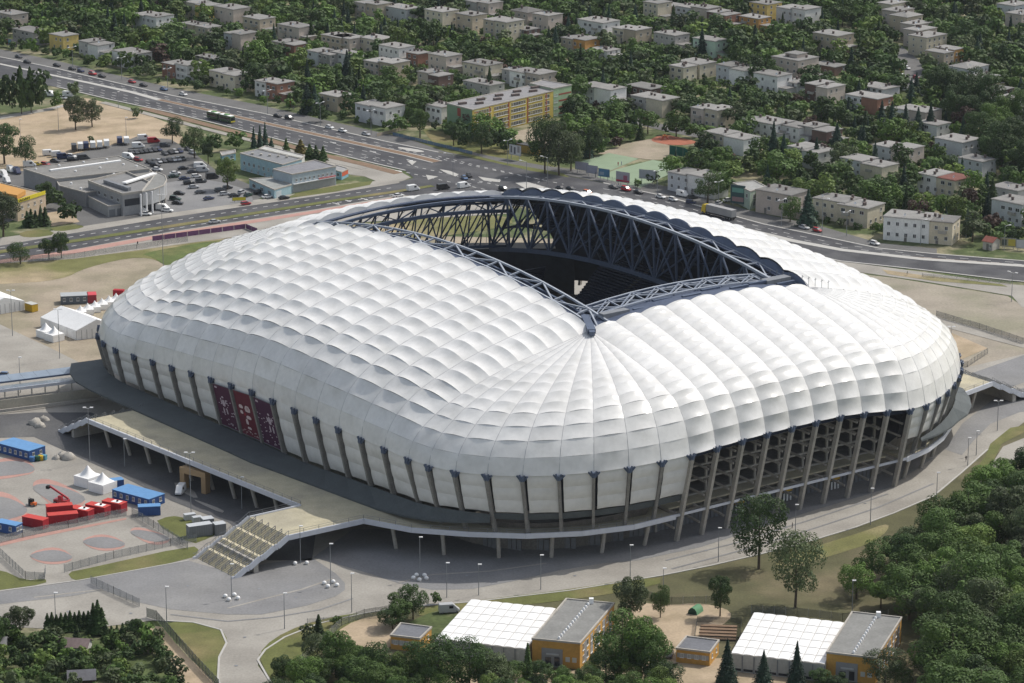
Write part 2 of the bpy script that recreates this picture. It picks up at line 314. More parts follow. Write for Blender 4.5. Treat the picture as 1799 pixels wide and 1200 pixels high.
# ---- school grounds and courts
sheet('school_yard','dirt',[(870,240),(945,222),(985,255),(935,264),(900,254)],.05)
sheet('sports_court','court_green',[(1018,285),(1070,269),(1122,279),(1070,301)],.06)
sheet('sports_court','court_green',[(1048,311),(1082,298),(1147,281),(1205,293),(1125,330)],.07)
sheet('sports_court','dirt',[(1050,270),(1100,252),(1150,243),(1180,258),(1172,280),(1147,281),(1120,278)],.05)
sheet('playground','court_red',soft([(1138,246),(1165,236),(1200,243),(1230,250),(1200,256),(1165,254)],2),.09)
sheet('street','lot_asphalt',[(1000,182),(1100,203),(1180,222),(1260,240),(1255,248),(1170,231),(1090,212),(1000,195)],.04)
sheet('street','lot_asphalt',[(1550,80),(1580,78),(1620,110),(1630,145),(1600,165),(1585,150),(1590,120)],.04)
sheet('street','lot_asphalt',[(1640,325),(1790,345),(1799,355),(1640,335)],.04)
sheet('verge','lawn',[(700,238),(790,262),(880,285),(990,305),(1000,312),(930,300),(780,266)],.10)
sheet('verge','lawn',[(740,225),(900,255),(990,300),(900,284),(760,250)],.05)

# stone kerbs along the ring path and thin paving bands
strip('kerb','kerb',[(1735,790),(1690,830),(1640,872),(1570,902),(1500,928),(1420,952),(1340,973),(1250,994),(1160,1012),(1000,1038),(830,1058),(700,1068),(640,1078),(560,1096),(500,1120),(466,1142),(453,1160),(470,1190),(484,1212)],.5,.5,.04,.14)
strip('kerb','kerb',[(395,1240),(383,1190),(385,1155),(398,1130),(388,1107),(340,1094),(270,1090)],.5,.5,.04,.14)
strip('kerb','kerb',[(0,1039),(140,1020),(332,985)],.4,.4,.06,.1)
for l in ([(400,1069),(470,1051),(530,1036),(585,1017)],[(60,1050),(180,1036)],[(700,1024),(760,1010),(860,1004),(960,990)],[(1180,1000),(1300,968),(1420,932),(1540,893),(1640,850)],[(1170,985),(1290,955),(1420,915),(1560,868)],[(300,1080),(400,1092),(480,1085),(560,1072),(620,1052)]):
    strip('paving_band','paver_grey' if l[0][0]>1000 or l[0][0]==300 else 'paver_beige',l,.7,.7,.09,.012)
for x,y in ((455,1035),(520,1050),(690,1015),(820,1012),(1010,1012),(1240,968),(1380,925),(1520,885),(120,1075),(230,1078),(430,1120),(415,1170),(210,1035),(330,1030),(1720,735),(1770,705)):
    c=at(x,y,0); mb=MB(); mb.lathe([(.0,.0),(.42,.0)],(c.x,c.y,.125),10,False); tag(mb.build('manhole_cover',MT['steel_grey']),kind='structure')
# ================================================================ the stadium
# local frame: x = across the short ends' direction (b), y = along the long sides (a)
A0,A1,B0,B1=-83.,63.,-50.,28.        # the roof opening
DA,DB,DBR=43.,60.,56.                        # roof depth beyond the opening at the short ends / long sides
ROT=R(36.5)
stad=thing('stadium','large football stadium with a cushioned white membrane roof around an open rectangular hole','stadium',(12,0,0),ROT)
def stw(x,y,z=0.):                   # stadium local -> world
    return Vector((12+x*math.cos(ROT)-y*math.sin(ROT),x*math.sin(ROT)+y*math.cos(ROT),z))
def wst(p):
    dx,dy=p[0]-12,p[1]; return dx*math.cos(ROT)+dy*math.sin(ROT),-dx*math.sin(ROT)+dy*math.cos(ROT)
def sl(px,py,z=0.):
    w=at(px,py,z); return wst(w)
P_LONG=[(0,57.1),(.2,54.6),(.36,52.3),(.6,48.0),(.755,44.4),(.835,42.),(.905,39.),(.955,35.4),(.985,31.),(.997,28.),(1,25)]
P_CORN=[(0,49.5),(.2,47.2),(.45,44.2),(.64,40.8),(.78,37.6),(.865,34.8),(.925,32.4),(.965,30.),(.99,27.6),(1,24.8)]
P_SHORT=[(0,49.5),(.2,48.),(.35,46.6),(.62,43.4),(.83,39.2),(.92,35.),(.965,31),(1,25.5)]
def curve_at(pts,s):                 # by arc length, 0..1
    L=[0]
    for i in range(1,len(pts)): L.append(L[-1]+math.hypot((pts[i][0]-pts[i-1][0])*58,pts[i][1]-pts[i-1][1]))
    t=s*L[-1]
    for i in range(1,len(pts)):
        if t<=L[i]+1e-9:
            k=(t-L[i-1])/(L[i]-L[i-1]); break
    # catmull-rom for a round shoulder
    p=[pts[max(0,min(len(pts)-1,i+d))] for d in(-2,-1,0,1)]
    def cr(a,b,c,d): return .5*(2*b+(c-a)*k+(2*a-5*b+4*c-d)*k*k+(3*b-a-3*c+d)*k**3)
    return tuple(cr(p[0][j],p[1][j],p[2][j],p[3][j]) for j in(0,1))
AX=7.
def ring():
    st=[]
    def add(hx,hy,px,py,wl,bump,opn): st.append(dict(h=(hx,hy),p=(px,py),wl=wl,bump=bump,open=opn))
    def side_long(b,bo,a0,a1,n,keep):
        for i in range(n+1):
            t=i/n; a=a0+(a1-a0)*t; add(b,a,bo,a+AX*(a-A0)/(A1-A0),1.,7.6*(1-(2*t-1)**2),False)
    def side_short(a,ao,b0,b1,n):
        for i in range(n+1):
            t=i/n; b=b0+(b1-b0)*t; add(b,a,b,ao+(AX if a>0 else 0),0. if a<0 else .8,3.*(1-(2*t-1)**2),True)
    def corner(hx,hy,sx,sy,start_long,n=9):
        e=2/(2.2 if sx<0 else 1.4); Q=[]
        for k in range(201): t=k/200*math.pi/2; Q.append((max(0,math.cos(t))**e,math.sin(t)**e))
        acc=[0.]
        for k in range(200): acc.append(acc[-1]+math.hypot((Q[k+1][0]-Q[k][0])*(52 if start_long else 43),(Q[k+1][1]-Q[k][1])*(43 if start_long else 52)))
        for i in range(1,n):
            k=min(range(201),key=lambda j:abs(acc[j]-acc[-1]*i/n)); c,s=Q[k]
            dx,dy=(c,s) if start_long else (s,c)
            add(hx,hy,hx+sx*(DB if sx<0 else DBR)*dx,hy+sy*DA*dy+(AX if sy>0 else 0),dx*dx/(dx*dx+dy*dy),0.,False)
    side_long(B0,B0-DB,A1,A0,14,0); corner(B0,A0,-1,-1,True)
    side_short(A0,A0-DA,B0,B1,9);   corner(B1,A0,1,-1,False)
    side_long(B1,B1+DBR,A0,A1,14,0); corner(B1,A1,1,1,True)
    side_short(A1,A1+DA,B1,B0,9);   corner(B0,A1,-1,1,False)
    return st
ST=ring(); NST=len(ST)
def ztop(x,y):
    v=24.8-5.*max(0,min(1,(y+5)/70))-2.6*max(0,min(1,(x-5)/35))
    return v+(1.2*(1-((x+11)/39)**2) if y<-120 and abs(x+11)<39 else 0)
NROW=14
for s in ST:                         # roof line of every radial truss
    pl=[]; dz=ztop(*s['p'])-25.
    for j in range(NROW*4+1):
        q=j/(NROW*4); w=s['wl']; s['far']=s['open'] and s['p'][1]>0
        r1,z1=curve_at(P_LONG,q); rc,zc=curve_at(P_CORN,q); r2,z2=curve_at(P_SHORT,q)
        if s['open']:
            fc=.55 if s['far'] else 0.; r,z=r2*(1-fc)+rc*fc,z2*(1-fc)+zc*fc; z+=s['bump']*max(0,1-r)**(1. if s['far'] else 2.)
        elif w==1:
            b=(s['bump']/7.6)**.75; r,z=r1*b+rc*(1-b),z1*b+zc*(1-b)
        else:
            k=w**.6*(.75 if s['p'][0]>0 else 1); r,z=rc*k+r2*(1-k),zc*k+z2*(1-k)
        z+=dz*max(0,min(1,(48-z)/(8 if s['p'][1]>0 else 22)))
        pl.append(Vector((s['h'][0]+(s['p'][0]-s['h'][0])*r,s['h'][1]+(s['p'][1]-s['h'][1])*r,z)))
    s['line']=pl
    o=Vector((s['p'][0]-s['h'][0],s['p'][1]-s['h'][1],0)); o.normalize(); s['out']=o
    if s['open']: s['out']=Vector((0,1 if s['p'][1]>0 else -1,0))
    elif s['wl']==1: s['out']=Vector((1 if s['p'][0]>0 else -1,0,0))
    top=pl[-1]; k=ST.index(s); zb=9.4+4.6*max(0,min(1,(k-9)/7)) if k<33 else (13.5 if k<40 else 10.); s['zb']=zb
    s['low']=[top+Vector((0,0,zb-top.z))*k-s['out']*(5.6*(top.z-zb)/25)*k**1.25 for k in [i/12 for i in range(13)]]
def is_open(i): return ST[i]['open'] and ST[(i+1)%NST]['open']
roof=bpy.data.objects.new('roof',None); link(roof,stad)
def panel_grid(a,b,n,u0,u1,nu,amp,sag):
    rows=[]
    w=((a[0]-b[0]).length+(a[-1]-b[-1]).length)/2; A=amp*w*min(1,w/3.5+.35)
    for j in range(n+1):
        v=j/n; r=[]
        t=(a[min(j+1,n)]-a[max(j-1,0)]); c=(b[j]-a[j]); nn=c.cross(t)
        if nn.length<1e-6: nn=Vector((0,0,1))
        nn.normalize()
        if nn.z<-.05: nn=-nn
        for i in range(nu+1):
            u=u0+(u1-u0)*i/nu; x=4*u*(1-u)
            r.append(a[j].lerp(b[j],u)+nn*(A*x*(1-sag*4*v*(1-v))))
        rows.append(r)
    return rows
panels=[]
for i in range(NST):
    a,b=ST[i],ST[(i+1)%NST]
    for j in range(NROW):
        if 58<=i<=73 and 6<=j<=12: continue
        tp=1 if is_open(i) else 1-.72*max(0,min(1,(j-8.5)/4)); g=panel_grid(a['line'][j*4:j*4+5],b['line'][j*4:j*4+5],4,0,1,6,.112*tp,.58); panels.append((i,j,g))
    if not is_open(i) and not 58<=i<=63:
        for j in range(3):
            g=panel_grid(a['low'][j*4:j*4+5],b['low'][j*4:j*4+5],4,.115,.955,6,.03,1.3); panels.append((i,NROW+j,g))
def scr_area(g):
    c=[pr(stw(*p)) for p in(g[0][0],g[0][-1],g[-1][-1],g[-1][0])]
    mid=g[len(g)//2][len(g[0])//2]
    return sum(c[k-1][0]*c[k][1]-c[k][0]*c[k-1][1] for k in range(4))/2
sg=scr_area(panels[0][2]); sgn=1 if sg>0 else -1
vis=sorted(panels,key=lambda p:-scr_area(p[2])*sgn)
big=set((p[0],p[1]) for p in vis[:300]); rest=MB()
def fixed(g):                        # normals outwards
    n=(Vector(g[0][-1])-Vector(g[0][0])).cross(Vector(g[-1][0])-Vector(g[0][0]))
    c=(Vector(g[0][0])-Vector((-11,-10,0)))
    return [r[::-1] for r in g] if n.dot(Vector((c.x,c.y,60)))<0 else g
for i,j,g in panels:
    g=fixed(g)
    if (i,j) in big:
        m=MB(); m.grid(g); m.build('membrane_panel',MT['membrane'],roof)
    else: rest.grid(g)
o=rest.build('membrane_panel_field',MT['membrane'],roof); tag(o,kind='stuff')
for i in range(62,NST):              # white end caps of the cushions along the far short edge
    a,b=ST[i],ST[(i+1)%NST]
    if is_open(i):
        g=[p for p in panels if p[0]==i and p[1]==0][0][2][0]; m=MB(); m.grid([g,[a['line'][0].lerp(b['line'][0],k/6)-Vector((0,.02,.9)) for k in range(7)]],False); m.build('edge_fascia',MT['membrane'],roof)
for i in range(NST):                 # added dark sheet below the membrane, stands in for interior shade
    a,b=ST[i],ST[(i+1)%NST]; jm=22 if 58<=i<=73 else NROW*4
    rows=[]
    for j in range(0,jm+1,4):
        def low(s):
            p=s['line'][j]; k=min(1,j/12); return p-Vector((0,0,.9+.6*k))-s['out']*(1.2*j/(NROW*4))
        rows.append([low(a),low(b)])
    m=MB(); m.grid(rows,False); m.build('roof_shade_sheet',MT['shade_navy'],roof)
# thin seams covering the trusses
m=MB()
for s in ST:
    pl=s['line']
    for j in range(0,len(pl)-1,2): m.beam(pl[j],pl[min(j+2,len(pl)-1)],.16,.10)
m.build('seam_cover',MT['seam'],roof)
# ---- columns
for k,s in enumerate(ST):
    top=s['line'][-1]; o=s['out']; t=Vector((-o.y,o.x,0))
    base=Vector((top.x,top.y,0))-o*(5.6*top.z/25)
    m=MB(); tp=top+o*.65-Vector((0,0,1.0)); bs=base+o*.6
    if not s['open']: zq=7.9; bs=Vector((top.x,top.y,zq))-o*(5.6*(top.z-zq)/25)+o*(-.3 if 14<=k<=22 or 33<=k<=40 else .6)
    def sec(c,w,d): return [c-t*w/2-o*d,c+t*w/2-o*d,c+t*w/2+o*.35,c-t*w/2+o*.35]
    b4,t4=sec(bs,.95 if s['open'] else .8,.9),sec(tp,.85 if s['open'] else .7,1.1)
    if (b4[1]-b4[0]).cross(b4[2]-b4[1]).z<0: b4,t4=b4[::-1],t4[::-1]
    m.hexa(b4,t4); c=m.build('column',MT['concrete'] if s['open'] else MT['column_grey'],stad)
    m=MB(); h=top+o*.3
    for sgn2 in(-1,1):
        m.beam(h-Vector((0,0,1.6)),h+t*sgn2*1.5+Vector((0,0,.2)),.45); m.beam(h+o*.6-Vector((0,0,1.2)),h+o*.3+t*sgn2*.7+Vector((0,0,.5)),.4)
    m.box((h.x,h.y,h.z-.6),(1.2,1.2,1.2),math.atan2(o.y,o.x)); m.build('bracket',MT['steel_navy'],c)
    s['base']=base
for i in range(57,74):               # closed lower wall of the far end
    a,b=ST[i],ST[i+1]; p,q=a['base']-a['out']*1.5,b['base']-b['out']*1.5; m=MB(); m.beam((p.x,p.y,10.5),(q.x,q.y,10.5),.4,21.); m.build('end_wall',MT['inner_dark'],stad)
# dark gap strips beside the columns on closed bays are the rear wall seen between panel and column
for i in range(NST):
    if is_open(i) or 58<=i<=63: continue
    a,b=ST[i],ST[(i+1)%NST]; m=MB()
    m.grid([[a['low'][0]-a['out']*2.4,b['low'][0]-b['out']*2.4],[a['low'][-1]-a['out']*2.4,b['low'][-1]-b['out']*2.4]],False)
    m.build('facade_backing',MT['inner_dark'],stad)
# ---- open end facades: inner posts, floor edges, radial beams
LEV=[4.2,8.2,12.2,16.0,19.8,23.4]
for i,s in enumerate(ST):
    if not s['open']: continue
    o=s['out']; t=Vector((-o.y,o.x,0)); b=s['base']; inn=Vector((b.x,b.y,0))-o*8.5; far=s['p'][1]>0
    zt=20. if far else 25.
    m=MB(); m.box((inn.x,inn.y,zt/2),(.6,.6,zt)); m.build('inner_post',MT['concrete'],stad)
    for z in LEV[:5 if far else 6]:
        e=b+o*(5.6*z/25)-o*1.6
        m=MB(); m.beam((inn.x,inn.y,z-.35),(e.x,e.y,z-.9),.4,.55); m.build('floor_beam',MT['concrete'],stad)
    if is_open(i):
        s2=ST[i+1]; b2=s2['base']; inn2=Vector((b2.x,b2.y,0))-o*8.5
        for z in LEV[:5 if far else 6]:
            m=MB(); m.beam((inn.x,inn.y,z),(inn2.x,inn2.y,z),.7,.5); m.build('floor_edge',MT['concrete'],stad)
            m=MB(); q=[inn,inn2,inn2-o*11,inn-o*11]; m.prism([(p.x,p.y) for p in q],z-.2,z+.05); m.build('floor_slab',MT['concrete_dark'],stad)
        if not far:
            m=MB(); p,q=inn-o*9,inn2-o*9; m.beam((p.x,p.y,13),(q.x,q.y,13),.3,25.5); m.build('back_wall',MT['concrete_dark'],stad)
            e1,e2=b+o*.6-o*4.,b2+o*.6-o*4.
            m=MB(); m.prism([(p.x,p.y) for p in(e1,e2,inn2,inn)],7.6,8.); m.build('concourse_strip',MT['deck'],stad)
            # glazed ground floor doors
            for k in range(5):
                p=inn.lerp(inn2,.12+.17*k); m=MB(); m.box((p.x,p.y,1.5),(1.1,.12,2.8)); m.build('entrance_door',MT['steel_grey'],stad)
for i in (4,6,8):                    # yellow entrance signs on the near end
    k=[j for j in range(NST) if is_open(j) and ST[j]['p'][1]<0][i-1]; s=ST[k]; p=s['base']-s['out']*6.5+Vector((1.7,0,0))
    m=MB(); m.box((p.x,p.y,3.6),(3.4,.25,1.1)); so=m.build('entrance_sign',MT['matte'],stad,color=(.55,.33,.03))
    for q in range(3):
        m=MB(); m.box((p.x-1.2+q*1.2,p.y,1.5),(.55,.1,2.2)); m.build('entrance_banner',MT['sheet_white'],stad)
# ---- seating bowl
def bowl_ring(r): # rectangle inflated by r around the pitch, corner-cut
    return None
PITCHR=(-62,42,-45,23)
tiers=[]
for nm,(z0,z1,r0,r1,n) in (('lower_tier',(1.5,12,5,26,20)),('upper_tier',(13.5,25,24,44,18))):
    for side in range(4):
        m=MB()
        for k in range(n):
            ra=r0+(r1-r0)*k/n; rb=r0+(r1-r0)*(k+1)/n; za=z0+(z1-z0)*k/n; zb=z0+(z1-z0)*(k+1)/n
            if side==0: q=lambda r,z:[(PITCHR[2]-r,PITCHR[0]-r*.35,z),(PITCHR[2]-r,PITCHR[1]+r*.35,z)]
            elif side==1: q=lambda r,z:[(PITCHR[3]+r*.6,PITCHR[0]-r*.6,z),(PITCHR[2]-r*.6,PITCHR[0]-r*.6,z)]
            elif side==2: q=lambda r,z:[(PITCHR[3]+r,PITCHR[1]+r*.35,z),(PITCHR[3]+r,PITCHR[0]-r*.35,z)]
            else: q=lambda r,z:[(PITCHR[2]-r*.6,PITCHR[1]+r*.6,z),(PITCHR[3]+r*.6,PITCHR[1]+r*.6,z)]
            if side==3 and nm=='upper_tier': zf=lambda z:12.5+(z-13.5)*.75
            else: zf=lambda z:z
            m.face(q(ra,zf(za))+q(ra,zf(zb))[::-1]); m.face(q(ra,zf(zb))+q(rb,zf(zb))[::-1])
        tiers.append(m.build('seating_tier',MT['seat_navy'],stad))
        # gangways
        for g in range(7):
            f=(g+.5)/7; mm=MB()
            for k in range(0,n):
                ra=r0+(r1-r0)*k/n; zb=z0+(z1-z0)*(k+1)/n
                if side==3 and nm=='upper_tier': zb=12.5+(zb-13.5)*.75
                if side in(0,2):
                    x=(PITCHR[2]-ra) if side==0 else PITCHR[3]+ra; y=PITCHR[0]+(PITCHR[1]-PITCHR[0])*f
                    mm.box((x-(.5 if side==0 else -.5),y,zb+.06),((r1-r0)/n,1.3,.12))
                else:
                    y=(PITCHR[0]-ra*.6) if side==1 else PITCHR[1]+ra*.6; x=PITCHR[2]+(PITCHR[3]-PITCHR[2])*f
                    mm.box((x,y-(.3 if side==1 else -.3),zb+.06),(1.3,(r1-r0)/n*.6,.12))
            mm.build('gangway',MT['concrete_dark'],tiers[-1])
m=MB(); m.prism([(PITCHR[2]-5,PITCHR[0]-5),(PITCHR[3]+5,PITCHR[0]-5),(PITCHR[3]+5,PITCHR[1]+5),(PITCHR[2]-5,PITCHR[1]+5)],.05,.3); m.build('pitch',MT['lawn'],stad)
# ---- steelwork of the opening
def zedge(a=None,b=None):
    if a is not None: t=(a-A0)/(A1-A0); return 49.5+7.6*(1-(2*t-1)**2)
    t=(b-B0)/(B1-B0); return 49.5+3.*(1-(2*t-1)**2)
def truss(name,top,bot,mt,mb,wt=.75,wd=.45,verts=True,cross=False):
    n=len(top); par=bpy.data.objects.new(name,None); link(par,stad)
    m=MB()
    for i in range(n-1): m.beam(top[i],top[i+1],wt)
    m.build('top_chord',mt,par); m=MB()
    for i in range(n-1): m.beam(bot[i],bot[i+1],wt)
    m.build('bottom_chord',mb,par)
    for i in range(n):
        if verts: m=MB(); m.beam(top[i],bot[i],wd); m.build('post',mb,par)
        if i<n-1:
            m=MB()
            if i%2: m.beam(top[i],bot[i+1],wd)
            else: m.beam(bot[i],top[i+1],wd)
            m.build('diagonal',mb,par)
            if cross: m=MB(); m.beam(bot[i] if i%2 else top[i],top[i+1] if i%2 else bot[i+1],wd*.8); m.build('diagonal',mb,par)
    return par
def V3(a,b,z): return Vector((b,a,z))
As=[A0+(A1-A0)*i/14 for i in range(15)]; Bs=[B0+(B1-B0)*i/9 for i in range(10)]
Bf=[B0+(B1-B0)*i/15 for i in range(16)]
GS=MT['gallery_steel']
SL,SN=MT['steel_light'],MT['steel_navy']
# near long side: a narrow flat lattice, top chord light
truss('near_girder',[V3(a,B0+7.5,zedge(a=a)+.5) for a in As],[V3(a,B0+3,zedge(a=a)-.4) for a in As],SL,SL,.6,.45)
truss('near_girder',[V3(a,B0+5.5,zedge(a=a)-.8) for a in As],[V3(a,B0+4.5,zedge(a=a)-14) for a in As],SN,SN,.7,.5)
# far long side: deep girder seen from inside
truss('far_girder',[V3(a,B1-6,zedge(a=a)-.6) for a in As],[V3(a,B1-5,zedge(a=a)-18) for a in As],SL,SN,.75,.55,True,True)
truss('far_girder',[V3(a,B1-6,zedge(a=a)-.7) for a in As],[V3(a,B1-.5,zedge(a=a)-.9) for a in As],SL,SL,.5,.35)
truss('far_girder',[V3(a,B1+7,zedge(a=a)-4.5) for a in As],[V3(a,B1-5,zedge(a=a)-17.4) for a in As],SN,SN,.6,.45)
# near short end: wide technical gallery with an arched chord
truss('gallery_girder',[V3(A0+15,b,zedge(b=b)+.5) for b in Bs],[V3(A0+9,b,zedge(b=b)-.3) for b in Bs],SL,GS,.6,.42,True,True)
truss('gallery_girder',[V3(A0+15,b,zedge(b=b)+.3) for b in Bs],[V3(A0+14,b,zedge(b=b)-14) for b in Bs],SN,SN,.7,.5)
truss('gallery_girder',[V3(A0+13.5,b,zedge(b=b)+.2) for b in Bs],[V3(A0+8,b,zedge(b=b)-.2) for b in Bs],SL,SL,.4,.3,True,True)
truss('gallery_girder',[V3(A0+7,b,zedge(b=b)+.4) for b in Bs],[V3(A0+7,b,zedge(b=b)-3.4) for b in Bs],SL,SN,.35,.25)
# far short end: deep girder, light passes through it
truss('end_girder',[V3(A1-5,b,zedge(b=b)-1.2) for b in Bs],[V3(A1-4,b,zedge(b=b)-5) for b in Bs],SN,SN,.8,.35)
truss('end_girder',[V3(A1-4,b,zedge(b=b)-5.2) for b in Bf],[V3(A1-2,b,zedge(b=b)-17) for b in Bf],SN,SN,.9,.34)
truss('end_girder',[V3(A1+3,b,zedge(b=b)-4) for b in Bf],[V3(A1+16,b,zedge(b=b)-21) for b in Bf],SN,SN,.6,.34)
# radial trusses below the membrane (visible from inside)
for i,s in enumerate(ST):
    if (s['p'][1]<-60 and s['wl']<1) or 57<=i<=75: continue
    pl=s['line']; m=MB(); o=s['out']; n=NROW*4
    for j in range(0,n-7,8):
        p,q=pl[j],pl[j+8]; dp,dq=3.5+8*(1-j/n),3.5+8*(1-(j+8)/n)
        m.beam(p-Vector((0,0,dp)),q-Vector((0,0,dq)),.5); m.beam(p-Vector((0,0,.6)),q-Vector((0,0,.6)),.45)
        m.beam(p-Vector((0,0,dp)),q-Vector((0,0,.6)),.35)
    m.build('radial_truss',SN,stad)
# dark catwalk rim and ventilation strip round the opening
def rim(p,q,in_v,w,z0off,zf,n):
    m=MB()
    for i in range(n):
        a,b=p.lerp(q,i/n),p.lerp(q,(i+1)/n)
        za,zb=zf(i/n)+z0off,zf((i+1)/n)+z0off
        m.hexa([(a.x,a.y,za-.5),(b.x,b.y,zb-.5),(b.x+in_v[0]*w,b.y+in_v[1]*w,zb-.5),(a.x+in_v[0]*w,a.y+in_v[1]*w,za-.5)],
               [(a.x,a.y,za),(b.x,b.y,zb),(b.x+in_v[0]*w,b.y+in_v[1]*w,zb),(a.x+in_v[0]*w,a.y+in_v[1]*w,za)])
    m.build('catwalk',MT['catwalk_blue'],stad)
zl=lambda t:49.5+7.6*(1-(2*t-1)**2); zs=lambda t:49.5+3*(1-(2*t-1)**2)
rim(Vector((B0,A0,0)),Vector((B0,A1,0)),(1,0),3.6,-.35,zl,28)
rim(Vector((B1,A0,0)),Vector((B1,A1,0)),(-1,0),2.0,-.9,zl,28)
rim(Vector((B0,A0,0)),Vector((B1,A0,0)),(0,1),9.,-.2,zs,18)
rim(Vector((B0,A1,0)),Vector((B1,A1,0)),(0,-1),1.5,-.7,zs,18)
# scalloped dark rain screen along the far long edge (one hood per bay)
for i in range(14):
    a,b=As[i],As[i+1]; m=MB(); rows=[]
    for k in range(9):
        u=k/8; y=a+(b-a)*u; z=zedge(a=a)*(1-u)+zedge(a=b)*u; h=4*u*(1-u)*1.25
        rows.append([(B1-.6,y,z-1.3),(B1-.2,y,z+h-.1),(B1+.5,y,z+h+.06)])
    m.grid(rows,True); m.build('rain_screen',MT['steel_navy'],stad)
# walkway fittings on the gallery, antenna rods along the right-hand corner
for k in range(9):
    b=Bs[k]; m=MB(); m.box((b+4,A0+4.2+(k%2)*2.2,zedge(b=b)-.2),(6.5,.9,.7)); m.build('light_gantry',MT['steel_navy'],stad)
for k in range(10):
    p=Vector((B1-2+k*.5,A0+14-k*2.2,49.6)); m=MB(); m.tube(p,p+Vector((0,0,2.6)),.07,n=5); m.beam(p+Vector((-.4,0,2.)),p+Vector((.5,0,2.2)),.1); m.build('rim_antenna',MT['steel_grey'],stad)
m=MB(); m.beam((B0-1.5,A0-2.5,50.0),(B0+5,A0+9,50.6),2.2,1.2); m.beam((B0-2.2,A0-3.6,49.7),(B0,A0,50.2),1.5,1.2); m.build('corner_gantry',MT['steel_navy'],stad)
for q in(((B1-6,A0+7.,51.),(9,3.,1.2)),((B0+12,A0+5.,51.2),(9,2.4,1.4))): m=MB(); m.box(*q); m.build('equipment_house',MT['steel_grey'],stad)
# ---- podium: deck ring, apron, parapet, posts under it, end stairs
ZD=8.0
DECK_N=[(-134,45.5),(-127,-57),(-143,-57),(-143,-76),(-120,-76.5),(-114,-90),(-104,-101.5),(-93,-111.5),(-80,-118.5),(-66,-122.5),(-52,-122.5)]
DECK_R=[(31,-122.5),(42,-119.5),(53,-114),(63,-107),(74,-97),(84,-87),(103,-83),(103,-66),(97,-62),(97,45)]
def inner_ring(i): s=ST[i%NST]; b=s['base']-s['out']*3.; return (b.x,b.y)
m=MB()
iN=[inner_ring(i) for i in range(0,24)]
poly=DECK_N+[(-52,-112)]+[p for p in iN[::-1] if p[0]<-52]+[(iN[0][0],62),(-115,62),(-115,45.5)]
m.prism(poly,ZD-.7,ZD); deck=m.build('deck',MT['deck'],stad)
iR=[inner_ring(i) for i in range(31,58)]
poly=DECK_R+[(p[0],p[1]) for p in iR[::-1] if p[0]>31 and p[1]<45]+[(31,-112)]
m=MB(); m.prism(poly,ZD-.7,ZD-.004); deck2=m.build('deck',MT['deck'],stad)
def edge_strip(pts,name,mt,par,h0,h1,w=.35):
    for p,q in zip(pts,pts[1:]):
        m=MB(); m.beam((p[0],p[1],(h0+h1)/2),(q[0],q[1],(h0+h1)/2),w,h1-h0); m.build(name,mt,par)
edge_strip(DECK_N[0:3],'deck_fascia',MT['parapet'],deck,ZD-1.0,ZD+.35,.5); edge_strip(DECK_N[3:],'deck_fascia',MT['parapet'],deck,ZD-1.0,ZD+.35,.5); edge_strip(DECK_R[:7],'deck_fascia',MT['parapet'],deck2,ZD-1.0,ZD+.35,.5)
edge_strip([(-52,-122.5),(31,-122.5)],'deck_fascia',MT['parapet'],deck,ZD-.4,ZD+.3,.3)
def railing(pts,par,h=1.1,step=4.,z=ZD):
    m=MB()
    for p,q in zip(pts,pts[1:]):
        p3,q3=Vector((p[0],p[1],z+.3)),Vector((q[0],q[1],z+.3)); n=max(1,int((q3-p3).length/step))
        for i in range(n+1): a=p3.lerp(q3,i/n); m.beam(a,a+Vector((0,0,h)),.09)
        for k in(.5,1): m.beam(p3+Vector((0,0,h*k)),q3+Vector((0,0,h*k)),.06)
    m.build('railing',MT['steel_grey'],par)
railing(DECK_N[0:3],deck); railing(DECK_N[3:],deck); railing(DECK_R[:7],deck2); railing(DECK_R[7:],deck2)
# apron: dark sloping roof sheet between facade and deck
def apron(idx,w,name='apron',zf=lambda i:8.5):
    m=MB(); rows=[[],[]]
    for i in idx:
        s=ST[i%NST]; b=s['low'][-1]+s['out']*.9; rows[0].append((b.x,b.y,s['zb']-.3)); c=b+s['out']*w(i); rows[1].append((c.x,c.y,zf(i)))
    m.grid(rows,False); low=[(x,y,z-.5) for x,y,z in rows[1]]; m.grid([rows[1],low],False); m.build(name,MT['apron'],stad)
apron(range(-3,18),lambda i:10.5 if i<9 else max(.1,10.5-(i-8)*1.16),zf=lambda i:8.5 if i<14 else 8.5+(i-13)*.85); 
m=MB(); rows=[[],[]]
for i in range(17,24):
    s=ST[i]; b=s['low'][-1]-s['out']*.2; rows[0].append((b.x,b.y,s['zb']-.2)); b=b-s['out']*.5; rows[1].append((b.x,b.y,s['zb']-2.))
m.grid(rows,False); m.build('ring_beam',MT['apron'],stad); apron(range(33,48),lambda i:.3+(i-33)*.4 if i<38 else min(9.,2.3+(i-37)*1.6),zf=lambda i:max(8.4,12.6-(i-33)*.8))
